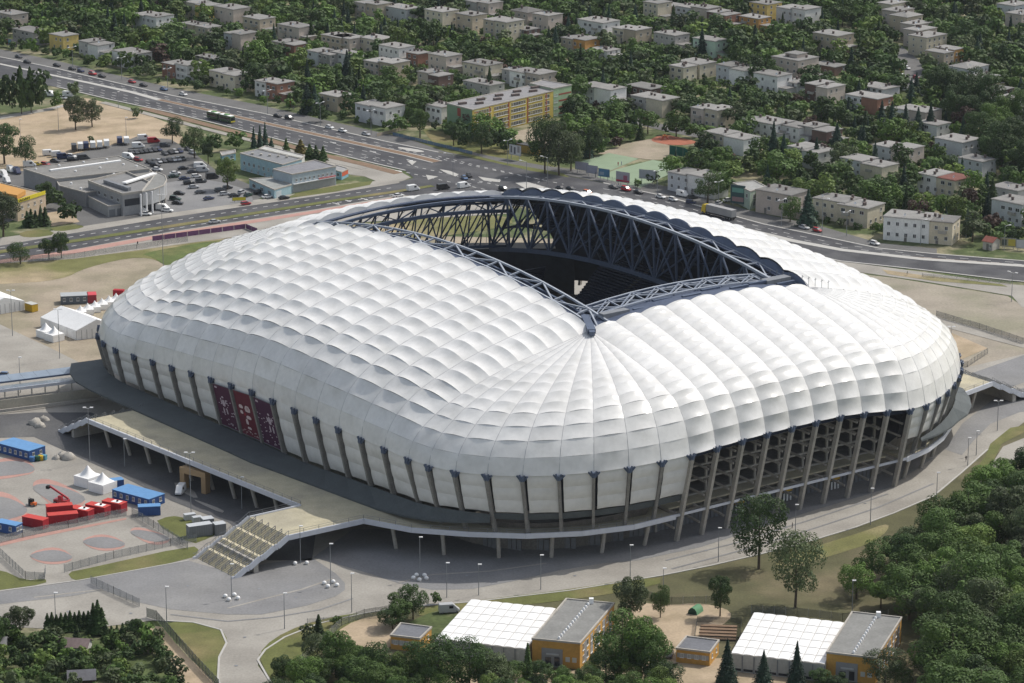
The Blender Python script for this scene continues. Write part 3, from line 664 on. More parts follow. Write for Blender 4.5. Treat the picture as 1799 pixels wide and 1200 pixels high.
# posts under the deck edge
def posts(pts,step,inset=2.2,lean=0.):
    acc=0
    for p,q in zip(pts,pts[1:]):
        d=math.hypot(q[0]-p[0],q[1]-p[1]); t=step/2-acc if acc<step/2 else 0
        n=max(1,round(d/step))
        for i in range(n):
            f=(i+.5)/n; x=p[0]+(q[0]-p[0])*f; y=p[1]+(q[1]-p[1])*f
            nx,ny=(q[1]-p[1])/d,-(q[0]-p[0])/d
            if nx*(x+11)+ny*(y+10)>0: nx,ny=-nx,-ny
            b=Vector((x+nx*inset,y+ny*inset,0)); m=MB(); m.tube(b+Vector((nx*2.,ny*2.,0)),b+Vector((0,0,ZD-.7)),.55,n=8); m.build('deck_post',MT['concrete'],stad)
posts(DECK_N[0:2],10.4); posts(DECK_N[4:],12.5); posts(DECK_R[:7],11)
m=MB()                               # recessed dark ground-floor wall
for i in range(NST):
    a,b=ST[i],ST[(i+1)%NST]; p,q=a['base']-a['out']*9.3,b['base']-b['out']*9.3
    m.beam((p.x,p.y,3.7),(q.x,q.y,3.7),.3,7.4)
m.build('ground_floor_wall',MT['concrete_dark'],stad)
for i in range(16,25):
    s=ST[i]; t=Vector((-s['out'].y,s['out'].x,0)); p=s['base']-s['out']*8.9
    for k in(-1.5,0,1.5): m=MB(); q=p+t*k; m.box((q.x,q.y,1.6),(.25,1.3,3.),math.atan2(s['out'].y,s['out'].x)); m.build('entrance_door',MT['steel_grey'],stad)
def stair(x0,y0,y1,run,sgn,name='stair'):   # descends in direction sgn*x from the deck edge at x0
    root=bpy.data.objects.new(name,None); link(root,stad)
    n=4
    for f in range(n):                # flights with landings
        xa=x0+sgn*run*(f/n); xb=x0+sgn*run*((f+.78)/n); xc=x0+sgn*run*((f+1)/n)
        za,zb=ZD*(1-f/n),ZD*(1-(f+1)/n); m=MB(); k=9
        for i in range(k):
            u0,u1=xa+(xb-xa)*i/k,xa+(xb-xa)*(i+1)/k; z=za+(zb-za)*(i+1)/k
            m.bx(min(u0,u1),max(u0,u1),y0,y1,z-.7,z)
        m.build('flight',MT['deck'],root)
        m=MB(); m.bx(min(xb,xc),max(xb,xc),y0,y1,zb-.7,zb+.004); m.build('landing',MT['stair_pale'],root)
        for j in range(1,6):
            y=y0+(y1-y0)*j/6; m=MB()
            for q in(0,.33,.66,1): m.beam((xa+(xb-xa)*q,y,za+(zb-za)*q),(xa+(xb-xa)*q,y,za+(zb-za)*q+1.25),.12)
            for hh in(.6,1.2): m.beam((xa,y,za+hh),(xb,y,zb+hh),.14)
            m.build('handrail',MT['steel_grey'],root)
        for y in(y0,y1):
            m=MB(); m.beam((xa,y,za-.1),(xb,y,zb-.1),.4,1.5,up=(0,0,1)); m.beam((xb,y,zb-.1),(xc,y,zb-.1),.4,1.5); m.build('stringer',MT['parapet'],root)
            m=MB()
            for q in(0,.25,.5,.75,1): m.beam((xa+(xb-xa)*q,y,za+(zb-za)*q+.5),(xa+(xb-xa)*q,y,za+(zb-za)*q+1.6),.08)
            m.beam((xa,y,za+1.6),(xb,y,zb+1.6),.09); m.beam((xb,y,zb+1.6),(xc,y,zb+1.6),.09); m.build('railing',MT['steel_grey'],root)
    m=MB(); m.bx(x0+sgn*run*.52,x0+sgn*run*.60,y0+.4,y1-.4,0,ZD*.42); m.build('stair_pier',MT['concrete'],root)
    return root
stair(-143,-76,-57,17.5,-1); q_=stair(0,-134,-116,17.5,-1); q_.location=(0,45.5,0); q_.rotation_euler=(0,0,-math.pi/2); stair(103,-83,-66,18,1)
# ---- tournament banners hung over three bays of the long side
for q,i in enumerate((5,6,7)):
    a,b=ST[i],ST[i+1]; of=a['out']*.55; L0,L1=a['low'][1]+of,a['low'][12]+of; R0,R1=b['low'][1]+of,b['low'][12]+of
    def bp(u,v,o=0.): return L0.lerp(R0,u).lerp(L1.lerp(R1,u),v)+a['out']*o
    m=MB(); m.grid([[bp(.09+.82*i2/4,v/4) for i2 in range(5)] for v in range(5)],True)
    root=m.build('banner',MT['matte'],stad,color=((.075,.018,.046),(.125,.016,.03),(.065,.017,.05))[q])
    rr=random.Random(q+3); m=MB()
    def blob(u,v,su,sv,rot=0):
        pts=[bp(u+su*math.cos(t+rot)*(1+.25*math.sin(3*t)),v+sv*math.sin(t)*(1+.2*math.cos(2*t)),.06) for t in [k*math.pi/4 for k in range(8)]]
        m.face(pts)
    if q==1:
        blob(.32,.34,.10,.055); blob(.62,.36,.13,.09); blob(.30,.47,.07,.05); blob(.60,.55,.12,.05); blob(.47,.66,.06,.08); blob(.52,.80,.10,.035)
        mw=m; m=MB(); blob(.62,.36,.06,.045); blob(.45,.5,.05,.04); m.build('emblem',MT['matte'],root,color=(.30,.018,.035)); m=mw
        for k in range(26): blob(.1+.8*rr.random(),.86+.1*rr.random(),.02,.008)
    else:
        x=.45 if q==0 else .66
        blob(x,.28,.05,.028); blob(x,.42,.07,.10); blob(x-.1,.40,.03,.07); blob(x+.11,.38,.03,.06); blob(x-.06,.60,.035,.09); blob(x+.09,.60,.035,.09)
        for k in range(34): blob(.12+.76*rr.random(),.3+.66*rr.random(),.03,.014)
        blob(.22,.07,.07,.03)
    tag(m.build('banner_print',MT['matte'],root,color=(.50,.42,.47) if q!=1 else (.62,.52,.52)),kind='stuff')
    m=MB(); m.beam(bp(.08,1.0,.05),bp(.92,1.0,.05),.14); m.beam(bp(.08,0,.05),bp(.92,0,.05),.12); m.build('banner_rod',MT['steel_grey'],root)
# ================================================================ buildings
ORD=['first','second','third','fourth','fifth','sixth','seventh','eighth','ninth','tenth','eleventh','twelfth','thirteenth','fourteenth','fifteenth','sixteenth','seventeenth','eighteenth','nineteenth','twentieth']
rnd=random.Random(11)
WC={'c':((.50,.45,.35),'cream'),'g':((.36,.345,.325),'grey'),'w':((.60,.59,.57),'white'),'t':((.40,.34,.26),'tan'),'p':((.44,.38,.33),'beige'),'y':((.55,.42,.15),'yellow'),
    'o':((.50,.27,.09),'orange'),'b':((.26,.135,.095),'brick'),'d':((.13,.085,.07),'dark brown'),'m':((.40,.50,.40),'mint'),'l':((.44,.45,.46),'pale grey'),'r':((.28,.10,.07),'red')}
def mk_window(w,h):
    m=MB(); t=.09; m.cur=0
    for x0,x1,z0,z1 in((-w/2,w/2,0,t),(-w/2,w/2,h-t,h),(-w/2,-w/2+t,t,h-t),(w/2-t,w/2,t,h-t),(-t/2,t/2,t,h-t)): m.bx(x0,x1,-.06,.10,z0,z1)
    m.bx(-w/2-.08,w/2+.08,-.16,.05,-.10,-.003)
    m.cur=1; m.bx(-w/2+t,w/2-t,.0,.06,t,h-t); return m.mesh('window',MT['frame_white'],MT['pane'])
WIN={k:mk_window(*k) for k in((1.2,1.4),(1.8,1.4),(.9,1.1),(2.6,1.5),(1.5,1.7))}
m_=MB(); m_.bx(-.5,.5,-.08,.06,0,2.1); m_.bx(-.6,.6,-.05,.04,2.1,2.25); DOORM=m_.mesh('door',MT['concrete_dark'])
m_=MB(); m_.bx(-.45,.45,-.3,.3,0,1.1); m_.bx(-.52,.52,-.37,.37,1.1,1.22); CHIMM=m_.mesh('chimney',MT['chimney_brick'])
m_=MB(); m_.lathe([(.02,.0),(.3,.06),(.5,.2)],n=10); m_.beam((0,0,-.6),(0,0,.03),.08); DISHM=m_.mesh('satellite_dish',MT['lamp_white'])
m_=MB(); m_.bx(-1.5,1.5,-1.2,0,-.18,0); m_.bx(-1.5,1.5,-1.2,-1.12,0,.9); m_.bx(-1.5,-1.42,-1.12,0,0,.9); m_.bx(1.42,1.5,-1.12,0,0,.9); BALM=m_.mesh('balcony',MT['concrete'])
def win_row(root,p,q,z,n,key=(1.2,1.4),jit=0.,skip=()):
    p,q=Vector((p[0],p[1],0)),Vector((q[0],q[1],0)); a=math.atan2(q.y-p.y,q.x-p.x)
    for i in range(n):
        if i in skip: continue
        c=p.lerp(q,(i+.5)/n); ob('window',WIN[key],root,(c.x,c.y,z),a)
HOUSES=[]
def house(px,py,L,D,h,wa,wb=None,rs=.27,row='',ang=-46,hip=False,pent=False,rr=None):
    c=at(px,py,h); root=thing('house','','house',(c.x,c.y,0),R(ang),'houses of the garden suburb')
    HOUSES.append(dict(root=root,px=px,py=py,row=row,wa=wa,wb=wb,hip=hip,pent=pent,L=L,rr=rr)); k=rnd.random
    def blk(x0,x1,y0,y1,z1,col,rc):
        f=.9+.2*k(); m=MB(); m.bx(x0,x1,y0,y1,-.5,z1); m.build('wall',MT['wall'],root,color=tuple(min(.78,v*f*1.22) for v in col))
        m=MB(); e=.35
        if hip:
            m.bx(x0-e,x1+e,y0-e,y1+e,z1,z1+.15); mx,my=(x0+x1)/2,(y0+y1)/2; r=max(0,(x1-x0)-(y1-y0))/2
            A=[(x0-e,y0-e,z1+.15),(x1+e,y0-e,z1+.15),(x1+e,y1+e,z1+.15),(x0-e,y1+e,z1+.15)]; P,Q=(mx-r,my,z1+1.9),(mx+r+.01,my,z1+1.9)
            m.face([A[0],A[1],Q,P]); m.face([A[2],A[3],P,Q]); m.face([A[1],A[2],Q]); m.face([A[3],A[0],P])
        else:
            m.bx(x0-e,x1+e,y0-e,y1+e,z1,z1+.22); m.bx(x0+.2,x1-.2,y0+.2,y1-.2,z1+.22,z1+.30)
        return m.build('roof',MT['roof_felt'],root,color=rc)
    def rcol(): v=rs*.82*(.88+.24*k()); return (v,v*.975,v*.93)
    if wb: r1=blk(-L/2,0,-D/2,D/2,h,WC[wa][0],rcol()); oy=k()*2.4-1.2; r2=blk(.0,L/2,-D/2+oy,D/2+oy,h+rnd.choice((-.5,-.25,.3,.6)),WC[wb][0],rr or rcol())
    else: r1=blk(-L/2,L/2,-D/2,D/2,h,WC[wa][0],rr or rcol()); r2=r1
    if pent: blk(-L*.22,L*.22,-D*.2,D*.3,h+1.7,WC[wa][0],rcol())
    st=3 if h>8.5 else 2; fh=(h-.6)/st
    for s in range(st):
        z=.6+s*fh+fh*.25; n=max(2,int(L/3.3))
        win_row(root,(-L/2+.4,-D/2-.01),(L/2-.4,-D/2-.01),z,n,((1.2,1.4),(1.8,1.4))[s%2 if k()<.4 else 0],skip=[i for i in range(n) if k()<.16])
        ne=max(1,int(D/4)); win_row(root,(L/2+.01,-D/2+.8),(L/2+.01,D/2-.8),z,ne,(1.2,1.4),skip=[i for i in range(ne) if k()<.3])
        win_row(root,(-L/2-.01,D/2-.8),(-L/2-.01,-D/2+.8),z,ne,(.9,1.1))
        win_row(root,(L/2-1,D/2+.01),(-L/2+1,D/2+.01),z,n)
    for q in range(rnd.choice((2,2,3,4))): ob('chimney',CHIMM,r1 if q%2 else r2,(L*(k()-.5)*.8,D*(k()-.5)*.6,h+.25+(1. if hip else 0)),0)
    if k()<.55: ob('satellite_dish',DISHM,r1,(L*(k()-.5)*.8,-D*.3,h+.9)).rotation_euler=(1.1,0,k()*2-1)
    if k()<.4 and L>11: ob('balcony',BALM,root,(L*(.2 if k()<.5 else -.2),-D/2-.003,fh+.5))
    ob('door',DOORM,root,(L*(k()-.5)*.5,-D/2-.01,0)); 
    if k()<.5:
        m=MB(); m.bx(L/2+.02,L/2+4.5,-D/2+1,D/2-2,-.3,3.); m.build('annex',MT['wall'],root,color=tuple(v*.9 for v in WC[wb or wa][0])); m=MB(); m.bx(L/2+.02,L/2+4.7,-D/2+.8,D/2-1.8,3.,3.2); m.build('annex_roof',MT['roof_felt'],root,color=rcol())
    return root
AV='in the avenue row'; AR='in the roadside row'
R2='in the second avenue row'; R3='in the top-left row'; R4='in the group left of the school'
R5='in the top-middle group'; R6='in the group right of the school'; R7='in the upper-right group'; R8='in the stepped upper-right row'; R9='in the middle-right group'
for a in ((55,52,17,10,5.5,'g',None,.22,AV),(112,60,11,9,7,'y',None,.30,AV),(170,73,15,10,6.5,'g','w',.24,AV),(232,90,16,11,6.8,'w',None,.22,AV),(320,112,17,10,6.2,'b','w',.26,AV),(405,126,18,10,7,'c','c',.29,AV),(482,143,15,10,6.8,'w','b',.28,AV),(592,165,12,10,6.5,'t',None,.30,AV),(667,184,19,11,7.5,'l','w',.29,AV),(775,184,10,9,7,'w',None,.3,AV),
 (268,26,18,11,7,'l','w',.26,R2),(352,43,20,9,6.2,'t','c',.27,R2),(424,58,13,11,8,'l','p',.24,R2),(510,74,15,10,7,'p','b',.25,R2),(572,90,15,10,6.5,'l','g',.27,R2),(375,101,18,7,3,'g',None,.24,R2),
 (20,22,14,10,7,'p',None,.25,R3),(357,5,18,10,8,'c','y',.28,R3),(408,12,15,11,8.5,'p',None,.28,R3),(455,30,13,10,7.5,'t',None,.25,R3),(520,44,16,10,7,'p',None,.26,R3,),(595,62,14,10,7,'t',None,.27,R3),
 (612,64,13,10,7,'p',None,.27,R4),(662,66,13,11,7,'c',None,.3,R4),(697,80,14,10,7.5,'w',None,.28,R4),(610,92,13,9,6.5,'w',None,.28,R4),(678,108,18,11,6.5,'p','t',.3,R4),(735,92,8,8,6,'b',None,.25,R4),(782,95,12,10,7.5,'p',None,.27,R4),(765,127,14,9,7,'p','d',.26,R4),(848,110,15,11,7.2,'c',None,.24,R4),(850,144,17,9,6,'g',None,.27,R4),(935,126,18,11,7,'w','p',.26,R4),(905,122,9,8,6,'g',None,.26,R4),
 (655,5,16,10,8,'p','t',.25,R5),(707,12,16,10,7,'l',None,.28,R5),(776,17,13,11,9,'c',None,.29,R5),(828,24,12,10,8,'t',None,.27,R5),(850,3,16,10,8,'g','p',.27,R5),(885,35,16,12,9.5,'t','c',.28,R5),(926,18,12,11,7,'p',None,.2,R5,-46,True),(962,24,11,10,8,'p',None,.27,R5),(1052,35,17,12,7.5,'w',None,.3,R5,-46),(1111,50,16,11,7,'c','t',.31,R5),(1180,58,14,10,7,'g',None,.3,R5),(1020,67,15,11,7,'t','o',.27,R5),(1062,86,12,9,4.5,'w',None,.3,R5),(1155,3,10,10,9,'c',None,.27,R5),(1188,9,12,9,6,'d',None,.27,R5),(925,50,9,9,5,'d',None,.22,R5),
 (1058,152,20,10,7,'l','w',.28,R6),(1135,151,15,10,6.5,'d',None,.24,R6),(1152,170,19,11,7,'g','c',.29,R6),(1200,115,9,9,6.5,'c',None,.34,R6),(1240,12,11,10,8,'p',None,.25,R6),
 (1214,11,12,10,7,'l',None,.27,R7),(1272,21,13,11,7.5,'d','b',.28,R7),(1345,4,12,11,9,'y',None,.24,R7),(1402,14,18,12,8,'l','w',.29,R7),(1326,29,13,9,6,'o',None,.29,R7),(1248,68,14,9,8,'m',None,.28,R7),(1224,108,14,11,6.5,'c',None,.27,R7),(1300,115,18,12,7.5,'l','w',.22,R7),(1397,100,16,14,10,'p',None,.27,R7,-46,False,True),(1464,58,15,12,8,'t',None,.31,R7),(1358,129,14,10,8,'w',None,.22,R7),(1394,142,12,9,4.5,'w',None,.29,R7),(1450,147,13,12,8,'d','p',.32,R7),(1545,151,14,11,5,'l',None,.27,R7),(1528,168,18,11,6.5,'w','b',.31,R7),(1457,113,14,9,4,'d',None,.22,R7),
 (1568,4,13,9,8,'c',None,.29,R8,44),(1578,16,14,9,8,'p',None,.28,R8,44),(1592,26,12,11,8,'t',None,.29,R8,44,True),(1610,40,13,9,8,'p',None,.28,R8,44),(1617,50,14,9,8,'p',None,.29,R8,44),(1630,61,15,11,9,'c',None,.31,R8,44),(1660,88,15,11,9,'t','o',.29,R8,44),(1702,115,15,11,7.5,'l',None,.3,R8,44,True),(1723,134,15,10,7,'t',None,.27,R8,44),(1747,156,15,10,6,'d',None,.24,R8,44),(1770,172,14,10,6,'l',None,.29,R8,44),(1790,192,12,10,6,'w',None,.29,R8,44),(1782,6,14,11,8,'l',None,.27,R8,44),(1794,22,12,10,8,'p',None,.27,R8,44),
 (1252,190,15,11,7.5,'p','c',.29,R9),(1350,211,18,12,6.5,'w',None,.28,R9),(1398,219,12,10,6,'w',None,.27,R9),(1287,235,22,10,6.8,'c','w',.28,R9),(1443,222,16,10,6.5,'g','d',.27,R9),(1612,192,18,11,7.5,'w','p',.29,R9),(1640,215,11,9,6,'w',None,.29,R9),(1428,259,17,11,7,'l','w',.28,R9),(1578,257,18,10,7,'l','p',.31,R9),(1528,281,22,10,6.5,'l','c',.3,R9),(1683,243,14,12,8,'l',None,.3,R9),(1717,278,12,9,6,'l',None,.27,R9),(1660,307,18,11,7,'w','c',.3,R9),
 (1222,305,19,11,7.2,'l','w',.28,AR),(1375,334,16,12,8.5,'p',None,.2,AR,-40),(1470,348,14,11,7.5,'c',None,.24,AR,-38),(1513,358,13,12,7.2,'c',None,.29,AR,-38),(1600,378,17,12,8.5,'w',None,.34,AR,-22),(1652,384,12,11,8.2,'c',None,.22,AR,-22),(1778,328,13,10,7,'g',None,.3,AR,-46),(1785,351,14,11,8.5,'l',None,.31,AR,-46)):
    house(*a)
HOUSES[[i for i,h in enumerate(HOUSES) if h['px']==1660 and h['py']==307][0]]['rr']=(.17,.07,.055)
for h in HOUSES:
    if h['rr']:
        [c for c in h['root'].children if c.name.startswith('roof')][-1].color=(*h['rr'],1)
rows={}
for h in HOUSES: rows.setdefault(h['row'],[]).append(h)
for r,l in rows.items():
    l.sort(key=lambda h:h['px'])
    for i,h in enumerate(l):
        n=WC[h['wa']][1]; 
        if h['wb'] and WC[h['wb']][1]!=n: n+=' and '+WC[h['wb']][1]
        h['root']['label']=f"{n} {'hip' if h['hip'] else 'flat'}-roofed house, {ORD[i]} from left {r}"; h['short']=ORD[i]+' '+r[7:].replace('group left of the school','school-left').replace('group right of the school','school-right').replace(' group','').replace(' row','-row')+' house'
# ---- generic block on a picture-traced roof outline
def wp(px,z): return [at(x,y,z) for x,y in px]
def block(root,pts,z0,z1,wall,roofc,par=.35,wname='wall',rname='roof'):
    c=Vector(root.location); p=[(q[0]-c.x,q[1]-c.y) for q in pts]
    m=MB(); m.prism(p,z0,z1); m.build(wname,MT['wall'],root,color=wall)
    a=sum(p[i-1][0]*p[i][1]-p[i][0]*p[i-1][1] for i in range(len(p)))
    if a<0: p=p[::-1]
    cx=sum(x for x,y in p)/len(p); cy=sum(y for x,y in p)/len(p)
    def off(d):
        r=[]
        for i in range(len(p)):
            u=Vector((p[i][0]-p[i-1][0],p[i][1]-p[i-1][1])).normalized(); v=Vector((p[(i+1)%len(p)][0]-p[i][0],p[(i+1)%len(p)][1]-p[i][1])).normalized()
            n=(Vector((u.y,-u.x))+Vector((v.y,-v.x))); n/=max(.3,n.dot(Vector((u.y,-u.x)))); r.append((p[i][0]+n.x*d,p[i][1]+n.y*d))
        return r
    m=MB(); m.prism(off(-.12),z1,z1+.06,False); r=m.build(rname,MT['roof_felt'],root,color=roofc)
    m=MB(); A,B=off(.15),off(-.2); n=len(p)
    for i in range(n):
        j=(i+1)%n; m.hexa([(*A[i],z1-.1),(*A[j],z1-.1),(*B[j],z1-.1),(*B[i],z1-.1)],[(*A[i],z1+par),(*A[j],z1+par),(*B[j],z1+par),(*B[i],z1+par)])
    m.build('parapet',MT['concrete'],r); return r
def wins(root,p,q,z,n,key=(1.2,1.4),inset=.5,skip=()):
    c=Vector(root.location); p,q=Vector((p[0]-c.x,p[1]-c.y,0)),Vector((q[0]-c.x,q[1]-c.y,0)); d=(q-p).normalized(); win_row(root,p+d*inset,q-d*inset,z,n,key,skip=skip)
def panel(root,p,q,u0,u1,z0,z1,col,name='wall_panel',out=.06,mt='matte'):     # thin raised panel on the wall from p to q
    c=Vector(root.location); p,q=Vector((p[0]-c.x,p[1]-c.y,0)),Vector((q[0]-c.x,q[1]-c.y,0)); d=(q-p).normalized(); n=Vector((d.y,-d.x,0))
    a,b=p.lerp(q,u0)+n*out/2,p.lerp(q,u1)+n*out/2; m=MB(); m.beam((a.x,a.y,(z0+z1)/2),(b.x,b.y,(z0+z1)/2),out,z1-z0); return m.build(name,MT[mt],root,color=col)
# ---- school
HS=11.5
s1=wp([(785,182),(830,193.5),(972,160),(931,151)],HS); s2=wp([(931,151),(972,160),(1004,153.5),(953,145)],HS)
c=sum(s1,Vector())/4; sch=thing('school','long yellow and green school block with rows of windows behind the avenue trees','school',(c.x,c.y,0))
block(sch,s1,-.5,HS,(.52,.40,.10),(.235,.23,.235)); block(sch,[s2[0]+Vector((.02,.3,0)),s2[1]+Vector((.02,0,0)),s2[2],s2[3]],-.5,HS+.9,(.34,.46,.28),(.235,.23,.235))
panel(sch,s1[0],s1[1],.01,.99,-.2,HS-.1,(.20,.30,.19)); panel(sch,s1[0],s1[1],.42,.55,HS-4,HS-.6,(.30,.07,.05),out=.12)
for f in range(4):
    z=.7+f*2.75
    wins(sch,s1[1],s1[2],z,30,(1.5,1.7),2.5,skip=[6,13,20,27])
    for k in range(4): panel(sch,s1[1],s1[2],.235*k+.2,.235*k+.215,z-.3,z+2.3,(.33,.10,.06))
    for k in range(3): panel(sch,s1[1],s1[2],.02,.075,z+.3+k*.7,z+.6+k*.7,(.42,.16,.11) if k%2 else (.6,.55,.4))
    panel(sch,s2[1],s2[2],.3,.98,z+.2,z+.9,(.30,.09,.06)); wins(sch,s2[1],s2[1].lerp(s2[2],.28),z,2,(.9,1.1),.3)
for k in range(9):
    p=s1[0].lerp(s1[3],.08+k*.11).lerp(s1[1].lerp(s1[2],.08+k*.11),.35+.3*(k%2)); m=MB(); m.box((p.x-c.x,p.y-c.y,HS+.55),(3.6,1.4,.9),R(30)); m.build('roof_vent',MT['chimney_brick'],sch)
m=MB(); p=at(930,268,0); m.box((p.x-c.x,p.y-c.y,1.6),(13,4,3.2),R(-40)); m.build('annex',MT['wall'],sch,color=(.36,.25,.07)); m=MB(); m.box((p.x-c.x,p.y-c.y,3.3),(13.4,4.4,.2),R(-40)); m.build('annex_roof',MT['roof_felt'],sch,color=(.08,.08,.08))
# ---- pale blue works
BL=(.33,.47,.52); A_=wp([(422,270),(453,263),(530,280),(496,290)],6.5); B_=wp([(480,298),(553,282),(590,293),(513,307)],7.2); C_=wp([(438,315),(480,312),(512,325),(482,334)],3.4)
c=sum(B_,Vector())/4; blu=thing('works_building','pale blue flat-roofed works with three stepped wings beside the crossroads','building',(c.x,c.y,0))
block(blu,A_,-.5,6.5,BL,(.20,.205,.215)); block(blu,B_,-.5,7.2,(.38,.45,.49),(.21,.21,.225)); block(blu,C_,-.5,3.4,BL,(.27,.28,.27))
wins(blu,B_[3],B_[2],4.2,9,(.9,1.1),1); panel(blu,B_[3],B_[2],.02,.98,3.2,3.5,(.62,.62,.62),out=.6,name='canopy'); panel(blu,B_[3],B_[2],.02,.98,0,3,(.30,.31,.31)); panel(blu,B_[3],B_[2],.6,.98,3.5,3.9,(.42,.12,.12),name='planter',out=.5)
wins(blu,A_[0],A_[3],2.4,8,(1.2,1.4),1); wins(blu,A_[0],A_[3],.2,6,(.9,1.1),1); wins(blu,C_[0],C_[3],.8,3,(2.6,1.5),.6); panel(blu,C_[3],C_[2],.1,.4,0,2.6,(.5,.55,.57),name='gate',mt='matte')
for k in range(5):
    p=A_[0].lerp(A_[2],.2+.14*k); m=MB(); m.box((p.x-c.x,p.y-c.y,6.9),(1,1,.8)); m.build('roof_vent',MT['concrete'],blu)
D_=wp([(466,257),(535,274),(530,279),(455,262)],5.); block(blu,D_,-.5,5.,(.5,.5,.48),(.42,.42,.40))
for q,lb in (([(387,268),(413,264),(414,269),(390,274)],'small pale blue shed with flat roof behind the blue works'),([(588,290),(612,297),(600,303),(577,296)],'pale blue kiosk with orange end right of the blue works')):
    w=wp(q,3.); cc=sum(w,Vector())/4; sh=thing('shed',lb,'shed',(cc.x,cc.y,0)); block(sh,w,-.3,3.,(.22,.40,.48),(.3,.3,.3)); wins(sh,w[3],w[2],1,2,(1.8,1.4),.4)
    if 'orange' in lb: panel(sh,w[2],w[1],.05,.95,1.2,3.2,(.55,.12,.06))
# ---- car dealership
G=(.27,.275,.28); A_=wp([(41,297),(208,275),(262,297),(98,315)],6.8); B_=wp([(98,315),(262,297),(272,306),(232,325),(150,338),(104,326)],5.8)
c=sum(A_,Vector())/4; dl=thing('car_dealership','low grey car dealership with wide shed roof and curved glass showroom','building',(c.x,c.y,0))
block(dl,A_,-.5,6.8,G,(.205,.20,.19)); block(dl,[B_[0]+Vector((.1,-.1,0))]+[q+Vector((.1,-.1,0)) for q in B_[1:]],-.5,5.6,(.24,.245,.25),(.21,.205,.195))
S_=wp([(155,320),(222,304),(262,322),(250,338),(215,343)],8.); block(dl,S_,-.5,8.,(.30,.305,.31),(.20,.20,.20),.8)
lo=wp([(146,341),(160,337),(220,352),(218,359),(190,363)],4.); block(dl,lo,-.5,4.,(.33,.335,.335),(.20,.205,.21))
for u in(.05,.55): panel(dl,lo[4],lo[3],u,u+.38,0,2.7,(.16,.17,.18),name='garage_door')
panel(dl,S_[4],S_[3],.1,.9,3.6,6.2,(.05,.06,.08),name='glazing',mt='glass_dark'); wins(dl,S_[0],S_[4],4.8,5,(1.8,1.4),1.)
cv=[(262,322),(275,303),(290,309),(293,317),(288,326),(270,333),(250,337)]; cw=wp(cv,8.6); block(dl,cw,3.2,8.6,(.34,.35,.36),(.22,.22,.21),.3)
cw2=wp([(264,322),(275,305),(288,310),(290,317),(285,324),(269,331),(252,335)],8.6); m=MB(); m.prism([(q.x-c.x,q.y-c.y) for q in cw2],-.3,3.3); m.build('showroom_glass',MT['glass_dark'],dl)
for q in((247,340),(257,338),(267,335),(279,329),(289,322)):
    p=at(*q,8.6); m=MB(); m.tube((p.x-c.x,p.y-c.y,0),(p.x-c.x,p.y-c.y,8.4),.35,n=8); m.build('pillar',MT['lamp_white'] if q[0]<270 else MT['concrete'],dl)
m=MB(); p,q=at(218,321,9),at(272,304,9); m.beam((p.x-c.x,p.y-c.y,8.9),(q.x-c.x,q.y-c.y,8.9),2.2,.5); m.build('roof_blade',MT['sheet_white'],dl)
p,q=at(88,300,7),at(212,283,7); m=MB(); m.beam((p.x-c.x,p.y-c.y,7.1),(q.x-c.x,q.y-c.y,7.1),1.4,.7); m.build('skylight_ridge',MT['sheet_white'],dl)
for q in((63,297),(104,291),(147,285),(188,280),(133,301),(176,295),(217,289),(240,292),(125,322),(142,331),(200,306),(234,309)):
    p=at(*q,7); m=MB(); m.tube((p.x-c.x,p.y-c.y,6.6),(p.x-c.x,p.y-c.y,7.4),.45,n=8); m.build('roof_vent',MT['lamp_white'],dl)
for k in range(7): p=at(188+k*6,322+k*2,8.2); m=MB(); m.box((p.x-c.x,p.y-c.y,8.8),(2.2,1.6,1.3),R(-40)); m.build('cooling_unit',MT['steel_grey'],dl)
# ---- tan hotel at the left edge
A_=wp([(-30,338),(2,322),(80,341),(30,357)],7.); c=sum(A_,Vector())/4; ht=thing('roadside_inn','cream roadside inn with yellow sign band and orange roof behind cypresses','building',(c.x,c.y,0))
block(ht,A_,-.5,7.,(.50,.40,.29),(.36,.27,.16)); wins(ht,A_[3],A_[2],4.2,4,(1.2,1.4),1.); wins(ht,A_[3],A_[2],1.0,4,(1.2,1.4),1.); wins(ht,A_[0],A_[3],4.2,4); wins(ht,A_[0],A_[3],1.,4)
sg=panel(ht,A_[3],A_[2],.02,.98,7.0,8.4,(.62,.52,.03),name='sign_band',out=.25)
m=MB(); pts=wp([(-20,334),(0,322),(45,334),(30,343)],9.); m.prism([(q.x-c.x,q.y-c.y) for q in pts],7.3,9.); m.build('upper_roof',MT['matte'],ht,color=(.50,.26,.07))
# lettering on the sign band: dark block capitals
def letters(root,p,q,u0,u1,zc,h,text,col,out=.4,name='lettering'):
    cu=bpy.data.curves.new('lettering','FONT'); cu.body=text; cu.size=h*1.4; cu.extrude=.03; cu.align_x='CENTER'; cu.align_y='CENTER'
    tmp=bpy.data.objects.new('t',cu); COL.objects.link(tmp); dg=bpy.context.evaluated_depsgraph_get(); me=bpy.data.meshes.new_from_object(tmp.evaluated_get(dg)); bpy.data.objects.remove(tmp)
    me.materials.clear(); me.materials.append(MT['matte']); c=Vector(root.location); P,Q=Vector((p[0],p[1],0)),Vector((q[0],q[1],0)); d=(Q-P).normalized(); n=Vector((d.y,-d.x,0)); ctr=P.lerp(Q,(u0+u1)/2)+n*out-Vector((c.x,c.y,0))
    o=bpy.data.objects.new(name,me); link(o,root); o.color=(*col,1); xs=[v.co.x for v in me.vertices]; w=(max(xs)-min(xs)) or 1; sx=(Q-P).length*(u1-u0)/w
    o.matrix_local=Matrix.Translation((ctr.x,ctr.y,zc))@Matrix.Rotation(math.atan2(d.y,d.x),4,'Z')@Matrix.Rotation(math.pi/2,4,'X')@Matrix.Diagonal((sx,1,1,1)); return o
